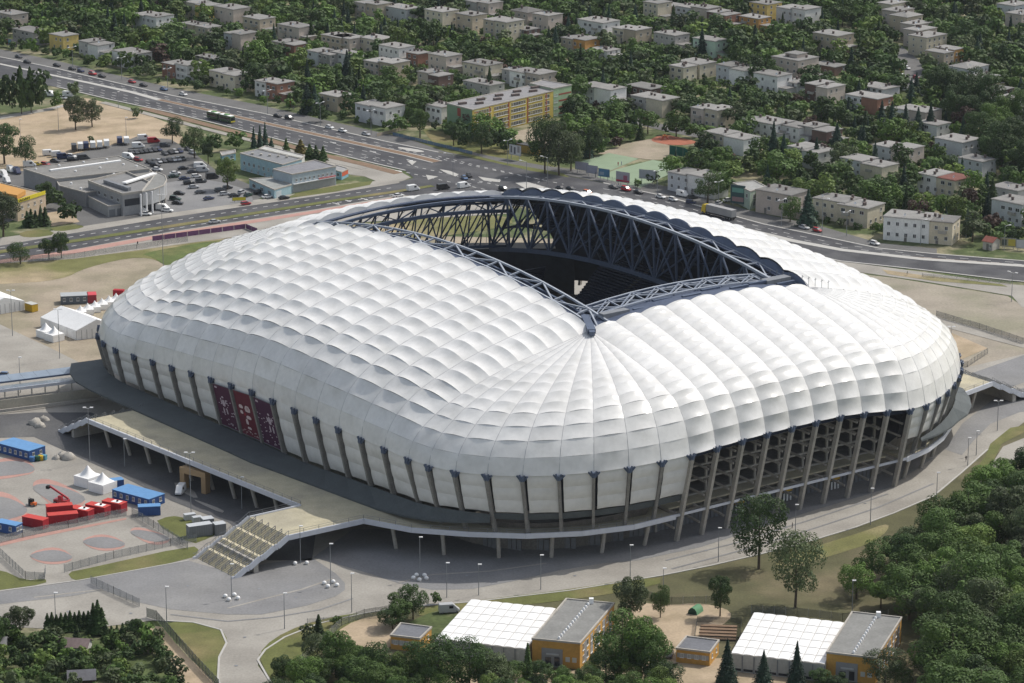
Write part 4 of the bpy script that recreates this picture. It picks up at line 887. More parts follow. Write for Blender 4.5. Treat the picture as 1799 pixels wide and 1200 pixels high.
letters(ht,A_[3],A_[2],.05,.42,7.7,.95,'ADAM',(.03,.03,.02))
# ---- two pavilions with white membrane halls in the foreground
def pavilion(roofpx,hallpx,hutpx,lab,lab2,h=6.5):
    A=wp(roofpx,h); c=sum(A,Vector())/4; t=thing('pavilion',lab,'building',(c.x,c.y,0)); OR=(.52,.29,.075)
    block(t,A,-.5,h,OR,(.215,.215,.205)); 
    panel(t,A[3],A[2],.2,.64,.0,4.6,(.27,.27,.27),name='entrance_recess',out=.15); panel(t,A[3],A[2],.28,.4,0,2.4,(.03,.035,.04),name='entrance_door',out=.25,mt='glass_dark'); panel(t,A[3],A[2],.47,.58,.4,2.6,(.05,.055,.06),name='glazing',out=.25,mt='glass_dark'); panel(t,A[3],A[2],.3,.56,3.,3.4,(.45,.45,.45),name='sign_board',out=.3)
    for u in(.70,.84): panel(t,A[3],A[2],u,u+.09,1.6,2.8,(.5,.5,.46),name='wall_plate',out=.1)
    for z in(.9,3.9): wins(t,A[2],A[1],z,8,(1.5,1.7),1.2)
    for u in(.12,.3,.48,.66,.84): panel(t,A[2],A[1],u,u+.07,.2,h-.8,(.24,.24,.245),out=.05)
    for k in range(14):
        p=A[3].lerp(A[2],.52).lerp(A[0].lerp(A[1],.52),.06+k*.065); m=MB(); m.lathe([(.34,0),(.34,.45),(.2,.65),(.0,.72)],(p.x-c.x,p.y-c.y,h+.05),8); m.build('roof_dome',MT['lamp_white'],t)
    p=A[0].lerp(A[1],.52); m=MB(); m.box((p.x-c.x,p.y-c.y-1.3,h+.7),(1.1,1.1,1.4)); m.build('vent_cowl',MT['lamp_white'],t)
    B=wp(hallpx,4.6); cc=sum(B,Vector())/4; t2=thing('white_hall',lab2,'hall',(cc.x,cc.y,0))
    m=MB(); m.prism([(q.x-cc.x,q.y-cc.y) for q in B],-.3,4.3); m.build('wall',MT['wall'],t2,color=(.44,.43,.40))
    n=8; bot,top=(B[3],B[2]),(B[0],B[1])
    for k in range(n):
        for j in range(6):
            def q(u,v,hh): a=top[0].lerp(top[1],u).lerp(bot[0].lerp(bot[1],u),v); return (a.x-cc.x,a.y-cc.y,hh)
            u0,u1=k/n,(k+1)/n; v0,v1=j/6,(j+1)/6; m=MB(); rws=[]
            for a in range(4):
                u=u0+(u1-u0)*(a/3)*.955; rws.append([q(u,v0+(v1-v0)*b/3*.95,4.45+.13*math.sin(math.pi*a/3)+.05*math.sin(math.pi*b/3)) for b in range(4)])
            if (Vector(rws[1][0])-Vector(rws[0][0])).cross(Vector(rws[0][1])-Vector(rws[0][0])).z<0: rws=rws[::-1]
            m.grid(rws,True); m.build('roof_panel',MT['sheet_white'],t2)
    m=MB(); m.prism([(q.x-cc.x,q.y-cc.y) for q in B],4.3,4.42); m.build('roof_base',MT['concrete'],t2)
    for k in range(n+1):
        a,b=B[3],B[2]; p=a.lerp(b,k/n); d=(b-a).normalized(); nn=Vector((d.y,-d.x,0)); m=MB(); m.box((p.x-cc.x+nn.x*.1,p.y-cc.y+nn.y*.1,2.1),(.18,.25,4.3)); m.build('wall_rib',MT['steel_grey'],t2)
        if k<n: panel(t2,a.lerp(b,(k+.1)/n),a.lerp(b,(k+.9)/n),0,1,.3,.9,(.09,.095,.10),name='glazing',out=.04,mt='glass_dark')
    Hh=wp(hutpx[0],3.4); cc=sum(Hh,Vector())/4; t3=thing('hut',hutpx[1],'hut',(cc.x,cc.y,0)); block(t3,Hh,-.3,3.4,OR,(.15,.155,.17)); panel(t3,Hh[3],Hh[2],.03,.97,1.4,2.5,(.33,.33,.33),out=.05)
    wins(t3,Hh[3],Hh[2],1.4,4,(.9,1.1),.5); wins(t3,Hh[2],Hh[1],1.3,2,(.9,1.1),.4)
pavilion([(995,1053),(1079,1061),(1019,1131),(935,1123)],[(828,1052),(977,1068),(925,1140),(765,1121)],([(704,1096),(758,1103),(737,1123),(686,1117)],'small orange hut with grey flat roof left of the left white hall'),'orange two-storey pavilion with grey flat roof joined to the left white hall','white ribbed-roof sports hall beside the left orange pavilion')
pavilion([(1497,1076),(1584,1086),(1539,1157),(1452,1147)],[(1325,1075),(1484,1093),(1449,1166),(1284,1147)],([(1206,1119),(1263,1126),(1247,1147),(1188,1140)],'small orange hut with dark flat roof left of the right white hall'),'orange pavilion with grey flat roof joined to the right white hall','white ribbed-roof sports hall beside the right orange pavilion')
# ---- garden sheds bottom left
def gable(px,py,L,D,h,ang,lab,rc,wc=(.5,.49,.46)):
    c=at(px,py,h); t=thing('garden_shed',lab,'shed',(c.x,c.y,0),R(ang)); m=MB(); m.bx(-L/2,L/2,-D/2,D/2,-.3,h-.8); m.face([(-L/2,-D/2,h-.8),(-L/2,0,h+.4),(-L/2,D/2,h-.8)]); m.face([(L/2,-D/2,h-.8),(L/2,D/2,h-.8),(L/2,0,h+.4)]); m.build('wall',MT['wall'],t,color=wc)
    for s in(-1,1):
        m=MB(); m.hexa(*[[(-L/2-.4,s*(D/2+.4),h-1.05+e),(L/2+.4,s*(D/2+.4),h-1.05+e),(L/2+.4,0,h+.42+e),(-L/2-.4,0,h+.42+e)][::s] for e in(0,.14)]); m.build('roof',MT['roof_felt'],t,color=rc)
    ob('door',DOORM,t,(0,-D/2-.01,0)); ob('window',WIN[(.9,1.1)],t,(L*.3,-D/2-.01,1.)); return t
gable(126,1124,8.5,5,3.6,-8,'garden house with mauve brown roof behind the dark conifer hedge',(.17,.13,.125)); gable(143,1180,6,6,4,8,'dark brown garden shed with steep grey roof near the bottom left corner',(.115,.115,.125),(.09,.06,.04)); gable(-8,1122,5,5,3,0,'pale garden shed cut off by the left edge, bottom left',(.2,.2,.2)); gable(1742,418,4,5,4,-40,'small garage with red roof beside the avenue at right',(.22,.08,.06),(.45,.42,.38))
# ================================================================ vehicles
def loft(m,secs,smooth=False):
    rings=[[(x,-wb,zb),(x,wb,zb),(x,wm,zm),(x,wt,zt),(x,-wt,zt),(x,-wm,zm)] for x,wb,wm,wt,zb,zm,zt in secs]
    m.grid([r[::-1] for r in rings],smooth,True); m.face(rings[0][::-1]); m.face(rings[-1])
def wheel_mesh(r,w):
    m=MB(); m.tube((0,-w/2,0),(0,w/2,0),r,n=12); m.cur=1; m.tube((0,-w/2-.015,0),(0,w/2+.015,0),r*.58,n=8); return m.mesh('wheel',MT['tyre'],MT['pole_grey'])
WH=wheel_mesh(.32,.22); WHB=wheel_mesh(.50,.34)
def veh_mesh(body,glass,roof):
    m=MB(); loft(m,body)
    if roof: loft(m,roof)
    b=m.mesh('body',MT['paint']); g=MB(); 
    for q in glass: loft(g,q)
    return b,g.mesh('windows',MT['car_glass'])
def car_kind(L,Wd,hood,belt,roof,xr0,xr1,xw0,xw1):
    w=Wd/2
    body=[(-L/2,w*.82,w*.85,w*.8,.38,.55,belt*.8),(-L/2+.18,w*.95,w,w*.92,.26,.6,belt*.95),(-L*.28,w*.98,w,w*.95,.24,.6,belt),(L*.10,w*.98,w,w*.95,.24,.6,belt),(L*.22,w*.98,w,w*.93,.24,.6,hood),(L/2-.35,w*.93,w*.97,w*.85,.26,.55,hood*.9),(L/2,w*.75,w*.8,w*.7,.36,.5,hood*.72)]
    glass=[[(xw0,w*.9,w*.86,w*.84,belt-.02,belt-.01,belt+.01),(xr0,w*.92,w*.8,w*.70,belt-.02,(belt+roof)/2,roof),(xr1,w*.92,w*.8,w*.70,belt-.02,(belt+roof)/2,roof),(xw1,w*.9,w*.86,w*.82,hood-.05,hood-.02,hood+.01)]]
    rf=[(xr0-.05,w*.60,w*.66,w*.62,roof-.05,roof,roof+.05),(xr1+.02,w*.60,w*.66,w*.62,roof-.05,roof,roof+.05)]
    return veh_mesh(body,glass,rf)
CARS={'sedan':(car_kind(4.5,1.78,.88,.95,1.40,-1.15,.25,-1.85,1.05),4.5,1.42),'hatch':(car_kind(4.0,1.72,.90,.97,1.45,-1.7,.25,-1.95,1.05),4.0,1.3),'suv':(car_kind(4.6,1.85,1.02,1.08,1.70,-2.0,.35,-2.2,1.15),4.6,1.45)}
w=.98
CARS['van']=(veh_mesh([(-2.6,w*.95,w,w*.92,.35,1.2,2.2),(-2.5,w,w,w*.94,.3,1.2,2.35),(.9,w,w,w*.92,.3,1.2,2.35),(1.5,w,w,w*.88,.3,1.1,1.75),(2.1,w*.97,w*.97,w*.88,.32,.8,1.15),(2.6,w*.85,w*.85,w*.75,.4,.6,.85)],[[(1.02,w*.9,w*.9,w*.88,1.2,1.5,2.2),(1.95,w*.92,w*.9,w*.84,1.18,1.19,1.22)],[(-.1,w*1.01,w*1.01,w*.99,1.3,1.4,1.95),(.95,w*1.01,w*1.01,w*.99,1.3,1.4,1.95)]],None),5.2,1.7)
w=1.05
CARS['boxtruck']=(veh_mesh([(-3.2,w*.99,w,w,.9,1.5,3.0),(1.3,w*.99,w,w,.9,1.5,3.0)],[[(2.2,w*.8,w*.85,w*.8,1.35,1.6,2.1),(2.75,w*.82,w*.8,w*.75,1.3,1.31,1.34)]],[(1.45,w*.9,w*.92,w*.85,.4,1.2,2.15),(2.3,w*.9,w*.92,w*.85,.4,1.2,2.1),(2.7,w*.9,w*.92,w*.8,.4,1.0,1.3),(3.0,w*.85,w*.85,w*.8,.45,.8,1.1)]),6.2,2.0)
PAINT={'black':(.018,.018,.02),'dark grey':(.06,.062,.066),'silver':(.42,.43,.44),'white':(.72,.72,.71),'navy':(.02,.03,.085),'red':(.38,.025,.03),'orange':(.55,.13,.03),'blue':(.10,.17,.30),'yellow':(.58,.42,.05),'dark green':(.02,.05,.035)}
VEH=[]
def car(px,py,ang,col,kind='sedan',label='',group=None):
    (b,g),L,wb=CARS[kind]; p=at(px,py,.5)
    nm={'van':'van','boxtruck':'box_truck'}.get(kind,'car'); t=thing(nm,label,nm.replace('_',' '),(p.x,p.y,.12),R(ang),group)
    ob('body',b,t,color=PAINT[col]); ob('windows',g,t); wy={'van':.86,'boxtruck':.9}.get(kind,.78); wm=WH
    for x in(-wb,wb if kind!='boxtruck' else wb):
        for y in(-wy,wy): ob('wheel',wm,t,(x,y,.32))
    VEH.append((px,py,t)); return t
def row_of(lst,where,group,ang):
    l=sorted(lst,key=lambda c:c[0])
    for i,c in enumerate(l):
        k=c[3] if len(c)>3 else 'sedan'; nm={'van':'van','boxtruck':'box truck','hatch':'hatchback','suv':'tall car'}.get(k,'car')
        a=c[4] if len(c)>4 else ang
        car(c[0],c[1],a,c[2],k,f"{c[2]} {nm}, {ORD[i]} from left {where}",group)
def wang(p,q): a,b=at(*p),at(*q); return math.degrees(math.atan2(b.y-a.y,b.x-a.x))
AVA=wang((300,180),(560,240)); RD2=wang((300,395),(560,358)); AVR=wang((1060,345),(1260,395))
row_of([(33,100,'dark grey'),(48,109,'black'),(100,115,'black'),(127,121,'black'),(142,125,'navy','hatch'),(163,130,'red','suv'),(179,134,'black'),(232,144,'red'),(252,150,'black'),(288,157,'blue'),(322,166,'white'),(488,204,'black'),(508,208,'black','suv'),(579,224,'white'),(602,230,'white'),(643,236,'silver')],'in the avenue parking lane left of the school','cars parked along the avenue',AVA)
row_of([(816,313,'blue','sedan',AVA-25),(824,309,'black','hatch',AVA-25),(726,333,'white','van',RD2),(779,331,'black','van',RD2),(815,328,'white','van',RD2+5),(700,344,'white','sedan',RD2),(885,333,'black','suv',AVA),(913,335,'black','sedan',AVA),(966,341,'white','van',AVA),(985,331,'dark grey','sedan',AVA),(1003,332,'dark grey','sedan',AVA)],'at the crossroads','cars at the crossroads',AVA)
row_of([(1033,340,'orange','suv',AVR),(1088,348,'black'),(1078,329,'dark grey'),(1100,333,'red','suv'),(1122,338,'black'),(1161,346,'white'),(1183,351,'white','hatch'),(1199,343,'white','van'),(1217,347,'dark grey','hatch',20),(1214,356,'navy','hatch',-20),(1263,357,'silver','hatch',60),(1280,352,'white','sedan',20),(1413,400,'silver'),(1436,405,'red','hatch'),(1537,428,'white','hatch')],'on the avenue right of the courts','cars on the right part of the avenue',AVR)
row_of([(377,390,'silver'),(432,358,'red','hatch'),(470,346,'white'),(499,348,'black'),(453,338,'black','suv',70)],'along the lower road near the blue works','cars by the lower road',RD2)
row_of([(1594,120,'white','hatch',-70),(1585,118,'black','hatch',-70),(1580,126,'yellow','hatch',-70),(1610,137,'red','hatch',-60),(1586,134,'white','hatch',-70),(1590,158,'white','hatch',-40),(1618,166,'white','hatch',-50),(1604,146,'dark grey','hatch',-60)],'in the upper right side street','cars in the side street',-60)
row_of([(1012,193,'black'),(1070,201,'white'),(1186,228,'black'),(1240,232,'black','suv')],'on the lane between school and courts','cars by the school',AVA)
LOT='cars on the dealership lot'; LA=RD2+62
row_of([(86,271,'white','van',20),(101,273,'white','van',20),(130,263,'dark grey','boxtruck',100),(141,261,'white','boxtruck',100),(151,260,'navy','boxtruck',100),(163,259,'white','boxtruck',100),(175,258,'white','boxtruck',100),(187,256,'white','boxtruck',100),(210,251,'navy','boxtruck',100),(222,251,'white','boxtruck',100),(253,244,'white','van',20),(270,249,'red','van',20),(290,256,'dark grey','suv',0)],'in the dealership row along the sandy field',LOT,LA)
row_of([(52,291,'white','van',15),(65,289,'yellow','sedan',15),(80,289,'red','hatch',-30),(97,283,'dark grey','sedan',-30),(111,277,'navy','van',15),(126,275,'white','hatch',-30),(127,281,'black','suv',15),(147,279,'dark grey','van',15),(243,258,'white','van',15)],'directly behind the dealership shed roof',LOT,LA)
row_of([(x,y,c,'sedan',-62) for x,y,c in((231,268,'dark grey'),(239,268,'dark grey'),(247,267,'black'),(255,266,'black'),(263,265,'dark grey'),(271,264,'black'),(279,263,'navy'))],'in the upper line of dark cars by the dealership',LOT,-62)
row_of([(226,277,'white','van',-30),(243,281,'red','hatch',-30)]+[(x,y,c,'sedan',-62) for x,y,c in((262,285,'black'),(271,284,'dark grey'),(279,284,'silver'),(288,283,'dark grey'),(297,282,'black'),(305,281,'silver'),(313,280,'silver'),(321,279,'dark grey'))],'in the lower line of cars by the dealership',LOT,-62)
row_of([(273,291,'black','suv',-30),(276,298,'white','sedan',-20),(352,293,'white','van',10),(356,300,'silver','van',10),(308,305,'white','sedan',20),(305,310,'dark green','sedan',20),(324,314,'navy','sedan',20),(353,319,'dark grey','suv',20),(373,312,'black','van',20),(315,340,'black','sedan',-20),(308,350,'dark green','suv',-20),(312,357,'black','sedan',-20),(367,349,'navy','sedan',40),(387,335,'dark grey','suv',30),(395,341,'silver','hatch',30)],'on the open lot right of the showroom',LOT,0)
row_of([(x,y,c,k,a) for x,y,c,k,a in((330,262,'dark grey','sedan',-62),(338,268,'silver','sedan',-62),(300,268,'black','sedan',-62),(308,267,'silver','hatch',-62),(316,266,'navy','sedan',-62),(290,270,'dark grey','sedan',-62),(322,296,'black','sedan',20),(338,302,'dark grey','sedan',20),(345,310,'white','hatch',20),(332,322,'black','suv',20),(340,329,'silver','sedan',20),(400,330,'dark grey','hatch',30),(412,344,'black','sedan',30),(425,338,'silver','hatch',60),(436,343,'dark green','sedan',60),(352,338,'dark grey','sedan',35))],'among the scattered cars behind the blue works tree',LOT,0)
row_of([(248,371,'white','van',-15),(256,376,'white','sedan',-15),(286,367,'white','van',-15),(294,370,'white','sedan',-15)],'in front of the glass showroom',LOT,-15)
row_of([(19,300,'white','van',-62),(30,303,'navy','van',-62),(7,308,'white','van',-62),(12,319,'white','van',-62)],'at the left edge beside the dealership shed',LOT,-62)
car(317,864,-100,'white','van','white van driving past the tan gateway under the podium','vehicles around the stadium'); car(4,659,170,'blue','hatch','blue car parked on the paving at the left edge','vehicles around the stadium'); car(1692,716,60,'red','van','red van half hidden behind the right end of the podium','vehicles around the stadium')
car(945,1197,-10,'black','sedan','dark car in front of the left orange pavilion','vehicles around the stadium'); car(1176,1150,80,'dark grey','sedan','dark car parked left of the right-hand orange hut','vehicles around the stadium'); car(789,1073,10,'silver','van','pale van behind the left white hall','vehicles around the stadium')
car(120,168,-30,'white','van','white van under the poplars at the sandy field','vehicles by the sandy field'); car(88,167,-30,'white','van','white van left of the small tree at the sandy field','vehicles by the sandy field'); car(110,172,-30,'white','sedan','white car between the white vans at the sandy field','vehicles by the sandy field')
# articulated bus and lorry
p=at(387,212,0); bus=thing('bus','articulated green and white city bus on the avenue','bus',(p.x,p.y,.12),R(AVA))
for k,(x0,x1) in enumerate(((-7.6,-.5),(.5,8.6))):
    m=MB(); w=1.25; loft(m,[(x0,w,w,w*.93,.35,1.4,3.0),(x1-.4,w,w,w*.93,.35,1.4,3.0),(x1,w*.95,w*.95,w*.85,.4,1.3,2.8)]); b=m.build('body',MT['paint'],bus,color=(.05,.10,.045)); 
    m=MB(); m.bx(x0+.2,x1-.5,-w*.92,w*.92,3.0,3.12); m.build('roof',MT['sheet_white'],b); m=MB(); m.bx(x0+.3,x1-.6,-w-.03,w+.03,1.25,2.35); m.build('windows',MT['car_glass'],b)
    m=MB(); m.box(((x0+x1)/2,0,3.25),(2.2,1.6,.35)); m.build('roof_unit',MT['paint'],b,color=(.12,.3,.08))
    for x in((x0+2,) if k==0 else (x0+1.2,x1-2.3)):
        for y in(-1.1,1.1): ob('wheel',WHB,bus,(x,y,.5))
m=MB(); m.bx(-.5,.5,-1.1,1.1,.6,2.8); m.build('bellows',MT['tyre'],bus); m=MB(); m.bx(8.55,8.64,-1.,1.,1.2,2.5); m.build('windscreen',MT['car_glass'],bus); m=MB(); m.bx(8.5,8.68,-1.15,1.15,.45,1.0); m.build('bumper',MT['paint'],bus,color=(.6,.5,.06))
def lorry(px,py,ang,cab,trail,label):
    p=at(px,py,0); t=thing('lorry',label,'lorry',(p.x,p.y,.12),R(ang)); m=MB(); m.bx(-8.2,5.3,-1.27,1.27,1.25,3.95); m.build('trailer',MT['matte'],t,color=trail); m=MB(); m.bx(-8.2,5.2,-1.2,1.2,.75,1.2); m.build('chassis',MT['tyre'],t)
    m=MB(); loft(m,[(5.75,1.2,1.22,1.15,.6,1.8,3.7),(7.4,1.2,1.22,1.1,.6,1.8,3.6),(7.9,1.15,1.2,1.05,.5,1.5,2.6),(8.0,1.1,1.15,1.0,.5,1.2,1.9)]); m.build('cab',MT['paint'],t,color=cab); m=MB(); m.hexa([(7.62,-1.,2.05),(8.02,-1.,2.0),(8.02,1.,2.0),(7.62,1.,2.05)],[(7.4,-.95,3.1),(7.72,-.95,3.0),(7.72,.95,3.),(7.4,.95,3.1)]); m.build('windscreen',MT['car_glass'],t)
    m=MB(); m.bx(5.0,5.7,-1.,1.,.8,3.); m.build('coupling',MT['tyre'],t)
    for x in(-7,-5.8,-4.6,5.4,7.1):
        for y in(-1.05,1.05): ob('wheel',WHB,t,(x,y,.5))
    return t
lorry(1262,381,AVR+180,(.58,.42,.03),(.30,.30,.30),'articulated lorry with yellow cab and grey trailer on the avenue')
# ================================================================ site equipment
def cbox(px,py,L,D,h,ang,col,label,name='container',cat='container',group=None,z=0.,topc=None,wn=0,ribs=True):
    p=at(px,py,z+h); t=thing(name,label,cat,(p.x,p.y,z+.12),R(ang),group); m=MB(); m.bx(-L/2,L/2,-D/2,D/2,0,h-.12); m.build('body',MT['matte'],t,color=col)
    m=MB(); m.bx(-L/2-.06,L/2+.06,-D/2-.06,D/2+.06,h-.12,h); m.build('roof',MT['matte'],t,color=topc or tuple(min(.7,v*1.6) for v in col))
    if ribs:
        m=MB(); n=int(L/.6)
        for i in range(n): x=-L/2+(i+.5)*L/n; m.bx(x-.1,x+.1,-D/2-.05,-D/2-.003,.1,h-.15)
        m.build('side_ribs',MT['matte'],t,color=tuple(v*.9 for v in col))
    for i in range(wn): ob('window',WIN[(.9,1.1)],t,(-L/2+(i+.5)*L/wn,-D/2-.06,1.))
    if wn: 
        for y in(-D*.22,D*.22): ob('window',WIN[(.9,1.1)],t,(L/2+.05,y,1.),math.pi/2)
    return t
BLU=(.035,.085,.24); BLT=(.12,.27,.50); RED=(.36,.02,.03)
cbox(37,781,13,6.5,2.9,-38,BLU,'blue site cabin with pale windows at the left edge',wn=6,topc=BLT,ribs=False,name='site_cabin',cat='cabin')
cbox(243,864,14,6.2,2.7,-38,BLU,'long blue site cabin with light blue roof beside the white tents',wn=6,topc=BLT,ribs=False,name='site_cabin',cat='cabin'); cbox(197,843,6,2.6,2.7,24,BLU,'small blue container touching the pair of white tents',topc=BLT); cbox(262,888,6,2.6,2.6,8,BLU,'blue container in front of the long blue site cabin',topc=BLT)
cbox(15,918,7,3,2.7,-30,BLU,'small blue cabin behind the fence at the left edge',wn=2,topc=BLT,ribs=False,name='site_cabin',cat='cabin')
for px,py,L,D,h,lb in((62,909,7,2.6,2.6,'leftmost'),(110,902,8,2.8,2.6,'lower front'),(104,887,7,2.6,3.7,'tallest'),(143,893,6.5,2.8,2.6,'first orange-topped'),(172,887,6.5,2.8,2.6,'middle orange-topped'),(201,881,6.5,2.8,2.6,'rightmost orange-topped')):
    t=cbox(px,py,L,D,h,-30 if 'top' in lb or lb=='leftmost' else 15,RED,f'{lb} of the red generator units behind the fence','generator','generator','red generator units',topc=(.5,.06,.05))
    if 'top' in lb: m=MB(); m.box((.8,0,h+.03),(2.6,1.9,.1)); m.build('vent_plate',MT['sheet_white'],t); m=MB(); m.tube((1.,0,h),(1.,0,h+.4),.3,n=8); m.build('exhaust',MT['tyre'],t)
cbox(55,533,4,2.5,2.6,-46,(.5,.32,.03),'yellow container beside the left marquee',topc=(.45,.45,.42)); cbox(130,517,9,5,2.8,10,(.11,.13,.15),'dark grey container cabin with pale roof on the dirt',wn=4,topc=(.36,.38,.39),ribs=False); cbox(161,516,3,4.5,2.8,10,(.33,.04,.05),'dark red container joined to the grey container cabin')
p=at(213,524,0); t=thing('delivery_truck','small red box truck beside the small white tents','truck',(p.x,p.y,0),R(-8)); m=MB(); m.bx(-2.6,1.,-1,1,.7,3.0); m.build('cargo_box',MT['matte'],t,color=RED); m=MB(); loft(m,[(1.1,.95,.97,.9,.4,1.3,2.3),(2.,.95,.97,.85,.4,1.3,2.2),(2.6,.9,.92,.85,.45,1.,1.4)]); m.build('cab',MT['paint'],t,color=RED); m=MB(); m.hexa([(2.05,-.8,1.5),(2.5,-.8,1.42),(2.5,.8,1.42),(2.05,.8,1.5)],[(1.9,-.75,2.1),(2.1,-.75,2.1),(2.1,.75,2.1),(1.9,.75,2.1)]); m.build('windscreen',MT['car_glass'],t)
for x in(-1.8,1.9):
    for y in(-.85,.85): ob('wheel',WHB,t,(x,y,.5))
# transformers
for px,py,L,D,h,lb in((350,921,6.5,2.6,3.2,'largest grey transformer cabin on the small lawn'),(364,910,3,2.6,2.8,'pale-roofed transformer cabin behind the largest one'),(385,919,3,2.6,3.,'rightmost grey transformer cabin on the small lawn'),(333,903,3,1.6,1.6,'low white cable box left of the transformer cabins'),(346,908,2.4,1.6,1.6,'low white cable box nearest the transformer cabins')):
    cbox(px,py,L,D,h,24,(.20,.21,.22) if h>2 else (.5,.5,.5),lb,'transformer_cabin','cabin','grey technical cabins',topc=(.46,.48,.5))
# gateway
p=at(343,862,0); t=thing('gateway','tan gateway arch standing on the service road under the podium','gateway',(p.x,p.y,.1),R(-36))
for x in(-3.9,3.9): m=MB(); m.bx(x-.8,x+.8,-1,1,0,4.6); m.build('pillar',MT['matte'],t,color=(.36,.24,.13))
m=MB(); m.bx(-4.7,4.7,-1.05,1.05,4.6,6.2); m.build('lintel',MT['matte'],t,color=(.38,.26,.14))
# tents
def pagoda(px,py,s,h,ang,label,group='white pagoda tents'):
    p=at(px,py,0); t=thing('pagoda_tent',label,'tent',(p.x,p.y,.1),R(ang),group); m=MB(); n=8; rows=[]
    for k in range(n+1):
        f=k/n; r=s/2*(1-f)+.06; z=h*.5+h*.55*(f**2.2)*.9+.15*f
        rows.append([(-r,-r,z),(0,-r*.97,z+.02),(r,-r,z),(r*.97,0,z+.02),(r,r,z),(0,r*.97,z+.02),(-r,r,z),(-r*.97,0,z+.02)])
    m.grid(rows,True,True); m.build('roof',MT['sheet_white'],t); m=MB(); m.bx(-s/2,s/2,-s/2,s/2,h*.44,h*.51); m.build('valance',MT['sheet_white'],t)
    for x,y,dx,dy in((0,-s/2,s,.06),(s/2,0,.06,s),(0,s/2,s,.06),(-s/2,0,.06,s)): m=MB(); m.box((x,y,h*.22),(dx*.98 if dx>1 else dx,dy*.98 if dy>1 else dy,h*.44)); m.build('side_wall',MT['sheet_white'],t)
    return t
pagoda(155,852,5.6,5.6,-38,'left one of the two white peaked tents beside blue containers'); pagoda(181,862,5.6,5.2,-38,'right one of the two white peaked tents beside blue containers')
pagoda(81,592,4.6,4.6,-46,'left peaked entrance tent of the big white marquee'); pagoda(96,598,4.6,4.6,-46,'right peaked entrance tent of the big white marquee')
for i in range(6): pagoda(142+i*12.5,556-i*4.4,3.6,3.6,12,f'{ORD[i]} from left in the row of small white tents behind the marquee','row of small white tents')
def marquee(e0,e1,r0,r1,he,hr,label,bays):
    E0,E1,R0,R1=at(*e0,he),at(*e1,he),at(*r0,hr),at(*r1,hr); c=(R0+R1)/2; c.z=0; t=thing('marquee',label,'marquee',c,0)
    F0,F1=Vector((2*R0.x-E0.x,2*R0.y-E0.y,he)),Vector((2*R1.x-E1.x,2*R1.y-E1.y,he))
    for a0,a1 in((E0,E1),(F0,F1)):
        for k in range(bays):
            q=[a0.lerp(a1,k/bays),a0.lerp(a1,(k+1)/bays),R0.lerp(R1,(k+1)/bays),R0.lerp(R1,k/bays)]; q=[v-c for v in q]; m=MB(); rws=[]
            for i in range(4):
                u=i/3; rws.append([q[0].lerp(q[3],v/3).lerp(q[1].lerp(q[2],v/3),u)+Vector((0,0,-.12*math.sin(math.pi*u)*math.sin(math.pi*v/3))) for v in range(4)])
            if (rws[1][0]-rws[0][0]).cross(rws[0][1]-rws[0][0]).z<0: rws=rws[::-1]
            m.grid(rws,True); m.build('roof_panel',MT['sheet_white'],t)
        for k in range(bays):
            a,b=a0.lerp(a1,k/bays)-c,a0.lerp(a1,(k+.97)/bays)-c; m=MB(); m.beam((a.x,a.y,he/2),(b.x,b.y,he/2),.06,he); m.build('side_wall',MT['sheet_white'],t)
    for a,r,b in((E1,R1,F1),(E0,R0,F0)):
        a,r,b=a-c,r-c,b-c; m=MB(); m.face([(a.x,a.y,0),(b.x,b.y,0),(b.x,b.y,he),(r.x,r.y,hr),(a.x,a.y,he)]); m.build('gable_wall',MT['sheet_white'],t)
        d=(b-a); n=Vector((d.y,-d.x,0)).normalized()*.05
        for k in range(1,8): p=a.lerp(b,k/8); m=MB(); m.box((p.x+n.x,p.y+n.y,he/2),(.1,.1,he)); m.build('gable_rib',MT['steel_grey'],t)
marquee((71,557),(134,581),(107,537),(170,561),3.2,6.2,'big white marquee with gabled roof on the dirt left of the stadium',4)
marquee((-80,522),(-26,540),(-45,504),(8,523),3.2,5.4,'white marquee cut off by the left edge beside the yellow container',3)
# forklift and telehandler
p=at(57,889,0); t=thing('forklift','orange and black forklift on the car park','forklift',(p.x,p.y,.1),R(-30)); m=MB(); m.bx(-.2,1.2,-.55,.55,.35,1.1); m.build('body',MT['paint'],t,color=(.6,.13,.03)); m=MB(); m.bx(-.9,.3,-.5,.5,.4,1.9); m.build('cab',MT['tyre'],t); m=MB(); [m.beam((-1.05,y,.1),(-1.05,y,2.3),.12) for y in(-.35,.35)]; m.beam((-1.05,0,.2),(-2.1,0,.2),.6,.06); m.build('mast',MT['steel_grey'],t)
for x in(-.7,.9):
    for y in(-.5,.5): ob('wheel',WH,t,(x,y,.32))
p=at(108,886,0); t=thing('telehandler','red telehandler with raised boom behind the generators','telehandler',(p.x,p.y,.1),R(160)); m=MB(); m.bx(-2.2,2.,-.9,.9,.7,1.4); m.bx(-.6,.6,.1,.9,1.4,2.5); m.build('body',MT['paint'],t,color=RED); m=MB(); m.beam((-2.,-.4,1.6),(3.6,-.4,4.6),.4,.5); m.build('boom',MT['paint'],t,color=RED); m=MB(); m.box((4.1,-.4,4.3),(.9,1.2,.8)); m.build('bucket',MT['tyre'],t)
for x in(-1.5,1.4):
    for y in(-.9,.9): ob('wheel',WHB,t,(x,y,.5))
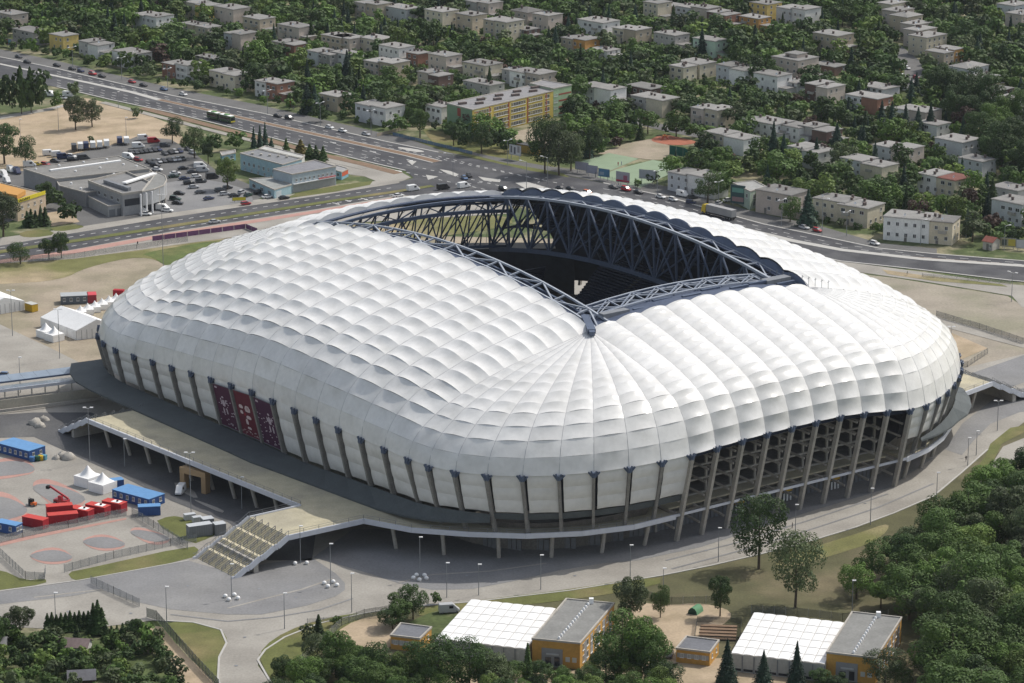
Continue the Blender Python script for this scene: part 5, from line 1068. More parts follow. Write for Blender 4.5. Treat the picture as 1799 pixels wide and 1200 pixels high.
# recycling bins by the left cabin
for i,(px,c,n) in enumerate(((57,(.06,.15,.32),'blue'),(66,(.03,.09,.05),'dark green'),(72,(.55,.36,.03),'yellow'),(78,(.10,.27,.36),'pale blue'))):
    p=at(px,811-i,0); t=thing('recycling_bin',f'{n} recycling bin beside the left blue site cabin','bin',(p.x,p.y,.1),R(-20)); m=MB(); loft(m,[(-.65,.5,.55,.6,0,.6,1.2),(.65,.5,.55,.6,0,.6,1.2)]); m.build('body',MT['matte'],t,color=c); m=MB(); loft(m,[(-.7,.6,.65,.3,1.2,1.3,1.5),(.7,.6,.65,.3,1.2,1.3,1.5)]); m.build('lid',MT['matte'],t,color=tuple(v*1.2 for v in c))
# ---- covered walkway running to the left gate
w0,w1=at(-120,692,6),at(163,657,6); c=w0.lerp(w1,.5); t=thing('covered_walkway','long covered walkway with two blue-grey glazed roofs leading left from the stadium','walkway',(c.x,c.y,0)); d=(w1-w0).normalized(); n=Vector((-d.y,d.x,0))
for k in range(12):
    a,b=w0.lerp(w1,k/12)-c,w0.lerp(w1,(k+.985)/12)-c; a.z=b.z=0
    for o0,o1,z0,z1,nm,mt in((2.,7.,6.4,6.9,'roof_panel','glass_roof'),(-5.,1.6,6.2,5.2,'roof_panel','glass_roof')):
        q=[a+n*o0,b+n*o0,b+n*o1,a+n*o1]; zz=[z0,z0,z1,z1]; m=MB(); B4=[(v.x,v.y,z) for v,z in zip(q,zz)]; m.hexa(B4,[(x,y,z+.15) for x,y,z in B4]); m.build(nm,MT[mt],t)
    m=MB(); q=a-n*5.2; m.beam((q.x,q.y,0),(q.x,q.y,6),.4); m.build('post',MT['concrete'],t)
a,b=w0-c,w1-c; a.z=b.z=0
for o,z,hh,mt in((-5.3,5.9,.9,'parapet'),(1.8,6.3,.5,'steel_navy'),(7.1,6.6,.5,'parapet')): m=MB(); p,q=a+n*o,b+n*o; m.beam((p.x,p.y,z),(q.x,q.y,z),.3,hh); m.build('fascia',MT[mt],t)
m=MB(); p,q=a-n*6,b-n*6; m.beam((p.x,p.y,1.6),(q.x,q.y,1.6),.3,3.2); m.build('wall',MT['wall'],t,color=(.44,.41,.34)); m=MB(); p,q=a-n*9.5,b-n*9.5; m.beam((p.x,p.y,.9),(q.x,q.y,.9),.4,.9); m.build('retaining_wall',MT['concrete'],t)
# stone heaps
for k,(px,py,s) in enumerate(((62,745,1.9),(70,750,1.6),(78,738,1.5),(110,803,1.8),(122,806,2.),(100,806,1.3))):
    p=at(px,py,0); m=MB(); rr=random.Random(k); m.lathe([(s,0),(s*.95,.4*s),(s*.6,.75*s),(.05,.9*s)],n=9); me=m.mesh('rubble_heap',MT['concrete'])
    for v in me.vertices: v.co*= .8+.4*rr.random()
    o=ob('rubble_heap',me,None,(p.x,p.y,.05),rr.random()*6); tag(o,f"pale rubble heap, {ORD[k%3]} from left {'by the covered walkway' if k<3 else 'left of the two peaked tents'}",'heap','rubble heaps')
# ================================================================ lamps, masts, bollards, fences
LAMPN=[0]
def lamp(px,py,h,label,heads=1,arm=0.,ang=0.,globes=0,group='street lamps'):
    p=at(px,py,0); t=thing('street_lamp',label,'lamp',(p.x,p.y,.05),R(ang),group); m=MB(); m.tube((0,0,0),(0,0,h),.13,.07,n=6); m.build('pole',MT['pole_grey'],t)
    for s in((1,) if heads==1 else (-1,1)):
        m=MB()
        if arm: m.beam((0,0,h-.1),(s*arm,0,h+.25),.09)
        m.box((s*(arm+.3),0,h+.25),(.95,.42,.22)); m.build('lamp_head',MT['lamp_white'],t)
    for g in range(globes):
        a=g*2*math.pi/max(3,globes)+.4; q=at(px+12*math.cos(a),py+4.5*math.sin(a),0); b=thing('globe_bollard',f'white concrete globe, {ORD[g]} around the lamp {label.split(" lamp ",1)[1]}','bollard',(q.x,q.y,.05),0,'white concrete globes'); m=MB(); m.lathe([(.05,0),(.42,.1),(.6,.45),(.48,.8),(.22,.96),(.0,1.0)],n=12); m.build('ball',MT['concrete'] if False else MT['sheet_white'],b); m=MB(); m.lathe([(.6,-.04),(.6,.08),(.5,.1)],n=12); m.build('foot',MT['concrete'],b)
for a in ((98,1097,8,'slender grey lamp beside the bottom left gardens'),(293,1093,9,'slender grey lamp at the top of the lawn tongue'),(407,1052,9,'grey lamp below the foot of the podium stair',1,0,0,4),(500,1105,9,'slender grey lamp above the curved lawn slope'),(618,1076,10,'slender grey lamp at the bend above the dirt yard'),(581,1029,11,'grey lamp at the tip of the grey paving',1,0,0,4),(528,990,10,'grey lamp beside the podium stair wall',1,0,0,2),(738,1017,11,'grey lamp in front of the middle of the podium',1,0,0,5),(785,1050,9,'slender grey lamp behind the left white hall'),(841,1046,8,'short grey lamp right of the left hall shrubs'),(950,1036,9,'slender grey lamp above the left orange pavilion'),(1107,1018,9,'slender grey lamp left of the shaded lawn'),(1262,987,9,'slender grey lamp left of the lone tree'),(1397,945,9,'slender grey lamp right of the lone tree'),(1529,922,10,'slender grey lamp at the forest corner'),(1645,887,9,'slender grey lamp where the ring path narrows'),(1700,818,8,'slender grey lamp nearest the right end of the podium'),(1715,800,7,'short grey lamp at the right verge'),(1752,757,9,'grey lamp on the right hand grey paving',2,.6,0,0),(1497,1075,8,'slender grey lamp behind the right pavilion'),(1165,1060,9,'slender grey lamp at the shaded lawn fence'),
 (425,895,9,'short lamp on the service road near the transformer cabins'),(336,908,18,'tall twin lamp left of the transformer cabins',2,.7),(158,812,16,'tall twin lamp at the left podium corner',2,.7),(219,820,8,'short lamp between tents and podium'),(22,590,15,'tall lamp in front of the left marquee',2,.6),(105,630,16,'tall lamp in front of the big marquee',2,.6),(36,690,11,'tall lamp on the paving at the left edge'),(1669,640,12,'tall lamp on the dirt beside the right silhouette',2,.5),(287,470,26,'tallest lattice-like mast on the grass left of the roof',2,.5),
 (128,121,10,'twin lamp nearest the red parked car upper left',2,1.6,44),(214,140,10,'twin lamp behind the red and white parked car',2,1.6,44),(295,160,10,'twin lamp beside the silver blue parked car',2,1.6,44),(470,200,10,'twin lamp in front of the brick half house',2,1.6,44),(563,222,10,'twin lamp left of the white parked pair',2,1.6,44),(652,236,10,'twin lamp in front of the big white house',2,1.6,44),(892,290,10,'twin lamp at the white billboard',2,1.6,44),(962,330,12,'arched lamp at the crossing right side',1,2.5,150),(925,333,11,'arched lamp at the crossing left side',1,2.5,150),(796,310,9,'signal gantry lamp on the crossing island',1,3,170),(1155,345,10,'twin lamp in front of the grey billboard',2,1.6,44),(1262,365,10,'twin lamp left of the lorry cab',2,1.6,44),(1373,398,10,'twin lamp right of the lorry',2,1.6,44),(1444,415,14,'tall single lamp by the cream roadside houses',1,1.8,-20),(1487,415,9,'twin lamp in front of the cream roadside houses',2,1.4,44),(1617,430,9,'single lamp in front of the white roadside house',1,1.5,10),(1764,440,9,'single lamp near the red-roofed garage',1,1.5,10),(1777,530,10,'floodlight post at the right edge of the dirt plain',2,1.2,-40),(1697,420,8,'single lamp left of the red-roofed garage',1,1.2,10),
 (37,270,14,'thin pole left of the sandy field',1,0),(103,230,10,'thin pole on the sandy field left of the big willow',1,0),(222,245,9,'thin pole at the sandy field edge',1,0),(208,190,7,'short lamp at the avenue pavement above the sandy field',1,0)):
    lamp(*a)
def fence(pts,h,label,col=(.24,.26,.27),step=2.6,alpha=.30,posts=True,name='fence',solid=None):
    if 'mesh_'+str(alpha) not in MT: mat('mesh_'+str(alpha),rough=.7,var=.05,objcol=True,alpha=alpha)
    P=[at(x,y,0) for x,y in pts]; c=P[0]; t=thing(name,label,'fence',(c.x,c.y,.06),0); 
    for a,b in zip(P,P[1:]):
        L=(b-a).length; n=max(1,round(L/step))
        for i in range(n+1):
            q=a.lerp(b,i/n)-c
            if posts: m=MB(); m.box((q.x,q.y,h/2),(.11,.11,h+.15)); m.build('post',MT['pole_grey'],t)
            if i<n:
                r=a.lerp(b,(i+.96)/n)-c; m=MB(); m.beam((q.x,q.y,h/2),(r.x,r.y,h/2),.03,h*.94); m.build('panel',solid or MT['mesh_'+str(alpha)],t,color=col)
fence([(0,976),(45,1018),(78,1020),(80,1008)],2.2,'grey mesh fence with posts at the left edge below the car park')
fence([(113,1006),(200,982),(300,960),(345,952)],2.2,'grey mesh fence along the green strip left of the stair')
fence([(160,1026),(200,1045),(245,1066)],2.2,'short grey mesh fence crossing the grey paving')
fence([(232,905),(270,928),(330,965)],2.2,'mesh fence beside the transformer lawn',step=3.)
fence([(258,1085),(275,1090),(310,1130),(350,1175),(385,1212)],2.6,'tall green-grey mesh fence along the dirt path',(.17,.20,.17),alpha=.5)
fence([(0,955),(40,945),(120,928),(190,912),(222,907)],2.2,'site fence with mesh panels in front of the red generators',(.30,.31,.31),3.4,.42)
fence([(490,1205),(540,1155),(600,1100),(640,1085),(735,1070)],2.2,'mesh fence curving above the dirt yard',(.2,.22,.2),3.,.3)
fence([(1645,556),(1720,578),(1799,604)],2.,'temporary fence across the right dirt plain',(.32,.31,.29),3.6,.4)
fence([(1672,650),(1700,645),(1735,622)],2.,'mesh fence at the corner of the tan dirt patch',(.3,.28,.24),3.,.35)
fence([(1620,487),(1700,493),(1775,500)],1.3,'low roadside railing along the right avenue verge',(.3,.3,.3),4.,.2)
fence([(0,463),(130,454),(240,438),(330,425)],2.,'pale mesh fence between cycle path and grass field',(.42,.40,.38),4.,.35)
mat('fence_purple',(.16,.07,.15),.8,.2,1.)
fence([(268,424),(350,413),(432,402),(452,410)],1.9,'purple banner fence on the grass beside the lower road',step=5.,solid=MT['fence_purple'],name='banner_fence')
fence([(1018,302),(1046,312),(1120,334),(1170,325)],2.2,'mesh fence round the green sports courts',(.35,.36,.3),5.,.10)
mat('net_green',(.02,.11,.085),.9,.15,.5,alpha=.92)
fence([(1176,272),(1200,276),(1225,286),(1232,278)],4.,'dark green windscreen net at the clay court',step=4.,solid=MT['net_green'],name='windscreen_fence')
fence([(690,238),(740,250),(830,272)],1.4,'blue banner railing along the bus stop',(.12,.2,.3),4.,.7,name='banner_railing')
fence([(662,240),(700,231),(715,228)],1.4,'pale wooden fence at the big white house',(.42,.36,.28),4.,.95)
fence([(540,1065+30),(735,1082)],1.2,'low wire fence above the dirt yard',(.3,.3,.28),4.,.2)
fence([(1320,1078),(1400,1082),(1480,1092),(1560,1086)],2.2,'mesh fence behind the right white hall',(.12,.13,.12),3.,.35)
fence([(1090,1040),(1180,1062),(1260,1060)],2.,'mesh fence at the edge of the shaded lawn',(.15,.17,.13),3.,.35)
# ---- billboards
def board(px,py,w,h,z,ang,col,label,deco=()):
    p=at(px,py,0); t=thing('billboard',label,'billboard',(p.x,p.y,.05),R(ang)); 
    for x in(-w*.35,w*.35): m=MB(); m.beam((x,.12,0),(x,.12,z+h*.9),.2); m.build('post',MT['pole_grey'],t)
    m=MB(); m.bx(-w/2-.12,w/2+.12,-.02,.08,z-.12,z+h+.12); m.build('frame',MT['steel_grey'],t)
    m=MB(); m.bx(-w/2,w/2,-.06,-.024,z,z+h); b=m.build('poster',MT['matte'],t,color=col)
    for u0,u1,v0,v1,cc in deco: m=MB(); m.bx(-w/2+w*u0,-w/2+w*u1,-.09,-.064,z+h*v0,z+h*v1); m.build('print',MT['matte'],b,color=cc)
board(905,281,6,4,2,-40,(.55,.55,.55),'white billboard with dark figures in front of the school trees',((.1,.25,.2,.9,(.15,.15,.16)),(.4,.55,.1,.8,(.12,.12,.14)),(.7,.9,.3,.95,(.3,.28,.28))))
board(1022,305,6,3,1.5,-34,(.33,.33,.40),'mauve grey billboard left of the sports courts'); board(1040,311,5,3,1.5,-34,(.30,.31,.38),'second mauve grey billboard left of the sports courts'); board(1061,317,5,3,1.5,-34,(.08,.19,.30),'blue sky billboard in front of the sports courts',((.1,.5,.2,.6,(.25,.33,.4)),)); board(1094,327,6,4,1.5,-34,(.33,.33,.36),'pale billboard with a red stripe beside the courts',((0,1,.05,.22,(.42,.03,.06)),(.55,.85,.25,.7,(.3,.1,.15)))); board(1137,325,6.5,3.4,2.5,-20,(.33,.35,.37),'blank grey billboard left of the grey roadside house')
board(1296,362,6,7,1.,-30,(.05,.10,.10),'dark green shop sign wall in front of the mint annex',((.1,.9,.6,.85,(.15,.33,.27)),(.1,.9,.1,.35,(.3,.2,.2)))); board(1771,437,5.5,3,.8,-15,(.33,.31,.20),'billboard with yellow panel near the right edge',((.5,.95,.1,.9,(.5,.42,.08)),(.08,.4,.15,.85,(.1,.12,.1)))); board(1795,440,4,3,.8,-15,(.5,.5,.52),'white billboard at the right edge by the avenue'); board(512,193,3.5,2.4,1.5,-46,(.36,.08,.06),'small red billboard in front of the conifers on the avenue',((.5,.95,.1,.9,(.3,.33,.4)),)); board(20,84,9,3,1,-46,(.3,.24,.25),'striped mural wall at the far left of the avenue',((.02,.2,.1,.9,(.35,.06,.05)),(.25,.5,.1,.9,(.15,.3,.36)),(.55,.95,.1,.9,(.42,.36,.38)))); board(420,355,5,1.2,.6,10,(.58,.5,.04),'long yellow sign at the dealership entrance')
board(125,375,2.5,2,.3,-40,(.35,.10,.08),'red sign on the planted bank beside the dealership')
# mint shop annex on the roadside
w=wp([(1288,322),(1325,318),(1345,328),(1318,337)],7.); c=sum(w,Vector())/4; t=thing('shop_annex','mint green shop annex joined to the beige roadside house','building',(c.x,c.y,0)); block(t,w,-.3,7.,(.38,.46,.38),(.3,.3,.29)); wins(t,w[3],w[2],1.,2,(1.5,1.7)); wins(t,w[3],w[2],3.9,2,(1.5,1.7)); wins(t,w[0],w[3],4.,3,(1.5,1.7))
# playground frame, gantry
p=at(1168,246,0); t=thing('climbing_frame','red climbing frame on the red playground','playground',(p.x,p.y,.1),.3); 
for a,b in(((-2,-1),(0,0)),((2,-1),(0,0)),((-2,1),(0,.4)),((2,1),(0,.4))): m=MB(); m.beam((a[0]*.7,a[1]*.7,0),(b[0],b[1],2.3),.14); m.build('pole',MT['paint'],t,color=(.45,.04,.03))
m=MB(); m.bx(-1,1,-.6,.6,1.6,2.); m.build('platform',MT['paint'],t,color=(.5,.2,.04))
p=at(1222,1076,0); t=thing('green_tank','small green rounded shelter on the sandy yard between the halls','shelter',(p.x,p.y,.05),R(60)); m=MB(); rows=[]
for k in range(7): a=math.pi*k/6; rows.append([(x,1.3*math.cos(a),1.7*math.sin(a)) for x in(-1.8,-.6,.6,1.8)])
m.grid(rows[::-1],True); m.build('cover',MT['matte'],t,color=(.10,.24,.13)); 
for f in([rows[k][0] for k in range(7)],[rows[k][3] for k in range(6,-1,-1)]): m=MB(); m.face(f); m.build('end_panel',MT['matte'],t,color=(.02,.06,.04))
# planted beds by the right hall
p=at(1262,1110,0); t=thing('allotment_bed','brown tilled beds inside a small dark fence behind the right orange hut','garden bed',(p.x,p.y,.06),R(-6))
for k in range(5): m=MB(); m.bx(-4.5,4.5,-6+k*2.2,-4.7+k*2.2,0,.3); m.build('ridge',MT['gravel'],t)
for a,b in(((-5.5,-7),(5.5,-7)),((5.5,-7),(5.5,6)),((5.5,6),(-5.5,6)),((-5.5,6),(-5.5,-7))): m=MB(); m.beam((*a,.8),(*b,.8),.06,1.5); m.build('fence_panel',MT['mesh_0.35'],t,color=(.05,.06,.06))
# ---- people
def person_mesh(stride=.25):
    V=[(0,0,.95),(0,.01,1.15),(0,.0,1.38),(0,0,1.50),(0,.02,1.62),(0,.02,1.74),(.19,0,1.42),(.27,.03,1.15),(.26,.10,.90),(-.19,0,1.42),(-.27,-.03,1.15),(-.26,.06,.90),(.10,0,.90),(.11,stride*.5,.50),(.11,stride,.08),(.11,stride+.16,.04),(-.10,0,.90),(-.11,-stride*.3,.50),(-.11,-stride,.09),(-.11,-stride+.16,.04)]
    E=[(0,1),(1,2),(2,3),(3,4),(4,5),(2,6),(6,7),(7,8),(2,9),(9,10),(10,11),(0,12),(12,13),(13,14),(14,15),(0,16),(16,17),(17,18),(18,19)]
    r=[.15,.14,.16,.065,.10,.09,.075,.055,.045,.075,.055,.045,.095,.07,.05,.045,.095,.07,.05,.045]
    me=bpy.data.meshes.new('person'); me.from_pydata(V,E,[]); o=bpy.data.objects.new('p',me); COL.objects.link(o); md=o.modifiers.new('s','SKIN'); 
    for i,sv in enumerate(me.skin_vertices[0].data): sv.radius=(r[i],r[i]); sv.use_root=(i==0)
    o.modifiers.new('u','SUBSURF').levels=1; dg=bpy.context.evaluated_depsgraph_get(); r2=bpy.data.meshes.new_from_object(o.evaluated_get(dg)); bpy.data.objects.remove(o); r2.materials.clear(); r2.materials.append(MT['matte']); r2.name='person'
    for p in r2.polygons: p.use_smooth=True
    return r2
PM=person_mesh()
for px,py,a,c,lb in((1697,811,200,(.03,.03,.035),'person in dark clothes walking on the path at the right'),(1594,484,120,(.5,.48,.42),'person in pale clothes on the right pavement'),(242,432,40,(.03,.03,.04),'person in dark clothes on the pavement by the grass field'),(1392,929,60,(.08,.07,.06),'person in dark clothes on the ring path beside the lone trees'),(1086,292,10,(.35,.05,.05),'person in red at the edge of the sports court'),(1092,291,70,(.1,.1,.2),'person in navy at the edge of the sports court'),(1166,300,90,(.04,.04,.06),'person in black on the lower sports court'),(615,376,60,(.05,.05,.06),'person in dark clothes on the red cycle path')):
    p=at(px,py,0); tag(ob('person',PM,None,(p.x,p.y,.1),R(a),c),lb,'person','people')
# ================================================================ trees and shrubs
mat('leaf',rough=.65,var=.30,sc=.45,sc2=2.6,objcol=True,spec=.25,trans=.22)
mat('leaf_mix',(.068,.108,.030),.65,.30,.4,2.6,spec=.25,trans=.22,col2=(.040,.068,.026),mixsc=.09)
_n=MT['leaf_mix'].node_tree; _a=_n.nodes.new('ShaderNodeAttribute'); _a.attribute_name='tone'
for _l in list(_n.links):
    if _l.from_node.type=='MIX' and _l.to_node.type=='VECT_MATH': _t=_l.to_socket; _n.links.remove(_l); _n.links.new(_a.outputs['Color'],_t)
tr=random.Random(5)
def rdir(r):
    z=r.uniform(-1,1); a=r.uniform(0,2*math.pi); s=math.sqrt(1-z*z); return Vector((s*math.cos(a),s*math.sin(a),z))
def leaf(m,p,n,s,r):
    n=(n+rdir(r)*.55).normalized(); t=n.cross(Vector((r.uniform(-1,1),r.uniform(-1,1),r.uniform(-1,1)))).normalized(); b=n.cross(t)
    k=r.uniform(.7,1.25)*s; a=k*r.uniform(.6,1.)
    m.face([p-t*k-b*a*.4,p+t*.2*k-b*a,p+t*k+b*a*.3,p-t*.1*k+b*a],False)
def lobes_decid(r,w,h0,h1,n):
    zc=(h0+h1)/2; hz=(h1-h0)/2; L=[(Vector((0,0,zc)),min(w/2,hz)*.62)]
    for i in range(n):
        d=rdir(r); d.z=d.z*.95+.08; q=Vector((d.x*w*.37,d.y*w*.37,zc+d.z*hz*.74)); L.append((q,w*r.uniform(.10,.21)))
    return L
def crown_decid(seed,w,h0,h1,nl,s,n=11):
    r=random.Random(seed); m=MB(); L=lobes_decid(r,w,h0,h1,n); tot=sum(q[1]**2 for q in L)
    for c,rad in L:
        for i in range(int(nl*rad*rad/tot)+1):
            d=rdir(r)
            if d.z<-.75: continue
            p=c+d*rad*r.uniform(.82,1.08)
            if any((p-c2).length<r2*.72 for c2,r2 in L if c2 is not c): continue
            leaf(m,p,d+Vector((0,0,.15)),s,r)
    return m.mesh('crown',MT['leaf'])
def crown_conifer(seed,w,h1,nl,s,tiers=11,h0=.8):
    r=random.Random(seed); m=MB()
    for i in range(nl):
        f=r.random()**.75; z=h0+(h1-h0)*(1-f); k=f*tiers; fr=k-int(k)
        rad=w/2*f*(.56+.50*fr)+.05; a=r.uniform(0,2*math.pi); rad*=.82+.25*math.sin(a*5+seed+int(k)*1.7)*.5+.12
        q=r.uniform(.55,1.05); p=Vector((math.cos(a)*rad*q,math.sin(a)*rad*q,z-.25*rad*q)); leaf(m,p,Vector((math.cos(a),math.sin(a),.55)),s*(.55+.6*f),r)
    return m.mesh('crown',MT['leaf'])
def crown_poplar(seed):
    r=random.Random(seed); m=MB()
    for i in range(2600):
        f=r.random(); z=1.4+8.6*f; rad=1.85*math.sin(math.pi*min(1,f*.86+.14))**.7*(.8+.3*math.sin(f*19+seed)*.5); a=r.uniform(0,6.283); rad*=.85+.22*math.sin(3*a+f*14); d=Vector((math.cos(a),math.sin(a),.25))
        leaf(m,Vector((d.x*rad*r.uniform(.75,1.05),d.y*rad*r.uniform(.75,1.05),z)),d,.20,r)
    return m.mesh('crown',MT['leaf'])
def trunk_mesh(seed,h,top,rad,limbs=5,spread=2.5):
    r=random.Random(seed); m=MB(); b=Vector((0,0,-.2)); p1=Vector((r.uniform(-.1,.1),r.uniform(-.1,.1),h)); m.tube(b,p1,rad,rad*.7,7); p2=p1+Vector((r.uniform(-.3,.3),r.uniform(-.3,.3),top-h)); m.tube(p1,p2,rad*.7,rad*.15,6)
    for i in range(limbs):
        a=i*2*math.pi/limbs+r.random(); q=p1.lerp(p2,r.uniform(0,.45)); e=q+Vector((math.cos(a)*spread,math.sin(a)*spread,r.uniform(1.2,2.6))); m.tube(q,e,rad*.38,rad*.08,5)
    return m.mesh('trunk',MT['bark'])
# prototypes: (crown mesh, trunk mesh), all 10 m tall
PROTO={'far':[(crown_decid(20+i,(8.2,7.2,9.,7.8,6.6,8.6)[i],(1.8,1.4,2.,2.4,1.2,1.6)[i],10,1100,.36),trunk_mesh(i,2.6,8,.22)) for i in range(6)],
 'near':[(crown_decid(40+i,(8.,7.,9.,7.6,6.4)[i],(1.2,1.,1.6,.8,1.8)[i],10,7500,.145,(20,18,22,19,17)[i]),trunk_mesh(20+i,2.8,8.5,.24)) for i in range(5)],
 'poplar':[(crown_poplar(60+i),trunk_mesh(30+i,2.,9,.2,3,.8)) for i in range(2)],
 'conifer':[(crown_conifer(70+i,(4.2,3.6,4.8)[i],10,1500,.34),trunk_mesh(40+i,2.,9.,.2,0)) for i in range(3)],
 'spruce':[(crown_conifer(80+i,(4.6,4.2)[i],10,4500,.19,10),trunk_mesh(50+i,2.,9.3,.2,0)) for i in range(2)],
 'column':[(crown_conifer(90,2.6,10,900,.34,3),trunk_mesh(55,1.5,8,.15,0))],
 'shrub':[(crown_decid(100+i,(11.,9.,13.)[i],-2.,10,520,.75,9),trunk_mesh(60+i,1.,4,.2,3)) for i in range(3)]}
TONE={'d':(.050,.082,.025),'m':(.078,.122,.032),'l':(.13,.175,.042),'g':(.092,.112,.052),'b':(.036,.066,.046),'y':(.55,.40,.015),'r':(.08,.045,.035),'o':(.13,.10,.025),'x':(.095,.150,.032)}
TONE={k:(v[0]*.92,v[1]*1.0,v[2]*.95) if k!='y' else v for k,v in TONE.items()}
TONEN={'d':'dark green','m':'green','l':'bright green','g':'grey-green','b':'blue-green','y':'yellow flowering','r':'dark red-leaved','o':'olive','x':'fresh green'}
TREES=[]; FIELD=[]                   # individuals; the mass too numerous to name
def tree(px,py,h,w=None,kind='far',tone='m',label=None,W3=None):
    p=W3 or at(px,py,0); TREES.append([px,py,p.copy(),h,w,kind,tone,label])
# ---- trees that can be told apart, nearest and largest
for a in ((17,201,20,4.5),(38,200,21,5),(46,198,19,4),(55,198,20,5),(70,196,19,5)): tree(*a[:3],a[3],'poplar','d')
for a in ((133,228,15,11,'near','g'),(162,223,13,10,'near','g'),(100,191,8,6,'far','m'),(130,171,8,7,'far','g'),(240,208,6,5,'far','g'),(160,252,4,3,'far','d'),(8,288,17,15,'near','d'),(45,294,13,10,'near','d'),(303,252,11,10,'near','d'),(342,278,13,11,'near','m'),(366,288,11,8,'near','d'),(372,268,9,8,'far','d'),(400,333,13,11,'near','l'),(415,264,8,9,'far','m'),
 (446,260,9,3,'conifer','b'),(457,258,9,3,'conifer','b'),(466,256,10,3,'conifer','b'),(477,262,5,3,'conifer','b'),(503,268,6,4,'conifer','m'),(528,270,6,4,'column','o'),(544,278,6,3.5,'column','d'),(555,280,6,3,'column','d'),(568,282,6,3,'column','d'),
 (6,416,17,14,'near','g'),(80,362,11,10,'near','m'),(98,368,9,8,'far','m'),(124,391,9,8,'near','d'),(48,398,6,3,'column','d'),(55,399,7,3,'column','d'),(63,398,6,3,'column','d'),(72,397,8,3.5,'column','d'),(80,396,7,3,'column','d'),(36,464,8,9,'near','d'),(86,456,9,8,'near','d'),(108,454,10,7,'near','d'),
 (738,242,14,11,'near','m'),(797,256,11,9,'near','d'),(815,260,10,8,'near','d'),(846,270,13,11,'near','d'),(872,264,10,8,'near','d'),(890,268,9,7,'far','d'),(560,215,8,7,'far','d'),
 (957,305,23,13,'near','d'),(982,308,23,14,'near','g'),(1003,300,17,11,'near','g'),(1036,280,14,9,'near','d'),(1084,250,10,9,'far','m'),(1106,248,9,8,'far','m'),(1063,248,9,8,'far','d'),(1243,357,12,12,'near','m'),(1147,324,6,6,'far','d'),(1388,390,10,8,'near','m'),(1419,397,14,8,'conifer','b'),(1120,330,4,4,'far','m'),
 (1333,1000,20,13,'near','d'),(1397,1068,20,13,'near','g'),(1265,1083,11,7,'near','d'),(1160,1085,9,5,'near','m'),(1108,1105,14,10,'near','g'),(1090,1190,17,13,'near','m'),(1125,1195,16,11,'near','x'),(1148,1204,14,10,'near','m'),(1065,1205,9,9,'near','d'),(770,1212,13,11,'near','d'),(722,1205,11,9,'near','m'),(825,1215,13,11,'near','d'),(870,1222,10,9,'near','g'),(672,1205,11,10,'near','d'),(640,1220,9,9,'near','m'),(590,1190,12,9,'near','m'),(560,1175,9,7,'near','g'),(612,1178,8,6,'near','m'),(556,1205,7,8,'near','x'),(520,1208,6,8,'near','l'),(700,1100,9,9,'near','m'),(726,1088,10,8,'near','d'),(690,1106,6,7,'near','d'),(766,1062,4,3,'far','m'),(927,1192,9,3.6,'column','m'),(1277,1203,11.5,6.2,'spruce','b'),(1341,1205,9,5.5,'spruce','b'),(1399,1203,11,5,'spruce','b'),(1555,1205,9,10,'near','g'),(1585,1210,7,6,'near','d'),(1440,1210,5,6,'near','d'),(1470,1215,5,6,'near','d'),(1010,1212,5,6,'near','d'),(955,1190,4,5,'far','d'),
 (690,1215,5,6,'near','l'),(560,1120,6,4,'column','d'),(540,1130,5,4,'far','g'),(590,1100,3,3,'far','m'),
 (255,80,6,6,'shrub','y'),(266,84,5,4,'shrub','y'),(281,75,5,4,'shrub','y'),
 (1358,296,19,8,'conifer','b'),(1376,300,15,8,'conifer','b'),(1434,292,12,7,'conifer','b'),(1408,292,8,4,'column','b'),(1548,238,15,8,'conifer','b'),(1566,240,15,7,'conifer','b'),(1590,240,14,7,'conifer','b'),(1612,242,13,7,'conifer','b'),(1634,238,14,7,'conifer','b'),(1310,224,8,4,'conifer','d'),(1742,378,14,9,'conifer','d'),(1293,100,17,6,'poplar','d'),(1326,94,14,6,'column','b'),(1233,100,14,7,'conifer','b'),(1500,215,9,7,'far','b'),(1470,262,11,7,'conifer','b'),(1512,262,10,6,'conifer','b'),
 (540,200,14,8,'conifer','b'),(553,200,13,7,'conifer','b'),(570,62,12,5,'conifer','d'),(547,72,11,5,'conifer','d'),(610,150,16,9,'conifer','b'),(660,30,12,6,'conifer','d'),(850,20,11,5,'conifer','d'),(860,168,13,6,'conifer','d'),(1020,130,14,5,'column','d'),(1042,62,9,4,'conifer','b'),(690,102,7,5,'conifer','d'),(1655,1200,8,10,'near','d')):
    tree(*a)
for i,(px,py) in enumerate(((1668,178),(1690,205),(1712,228),(1745,252),(1775,282),(1799,318),(1735,205),(1765,235),(1795,262),(1705,185),(1760,300),(1680,225),(1725,262),(1798,232),(1745,290),(1650,182))): tree(px,py,16+tr.random()*4,14+tr.random()*3,'near',tr.choice('ddmx'))
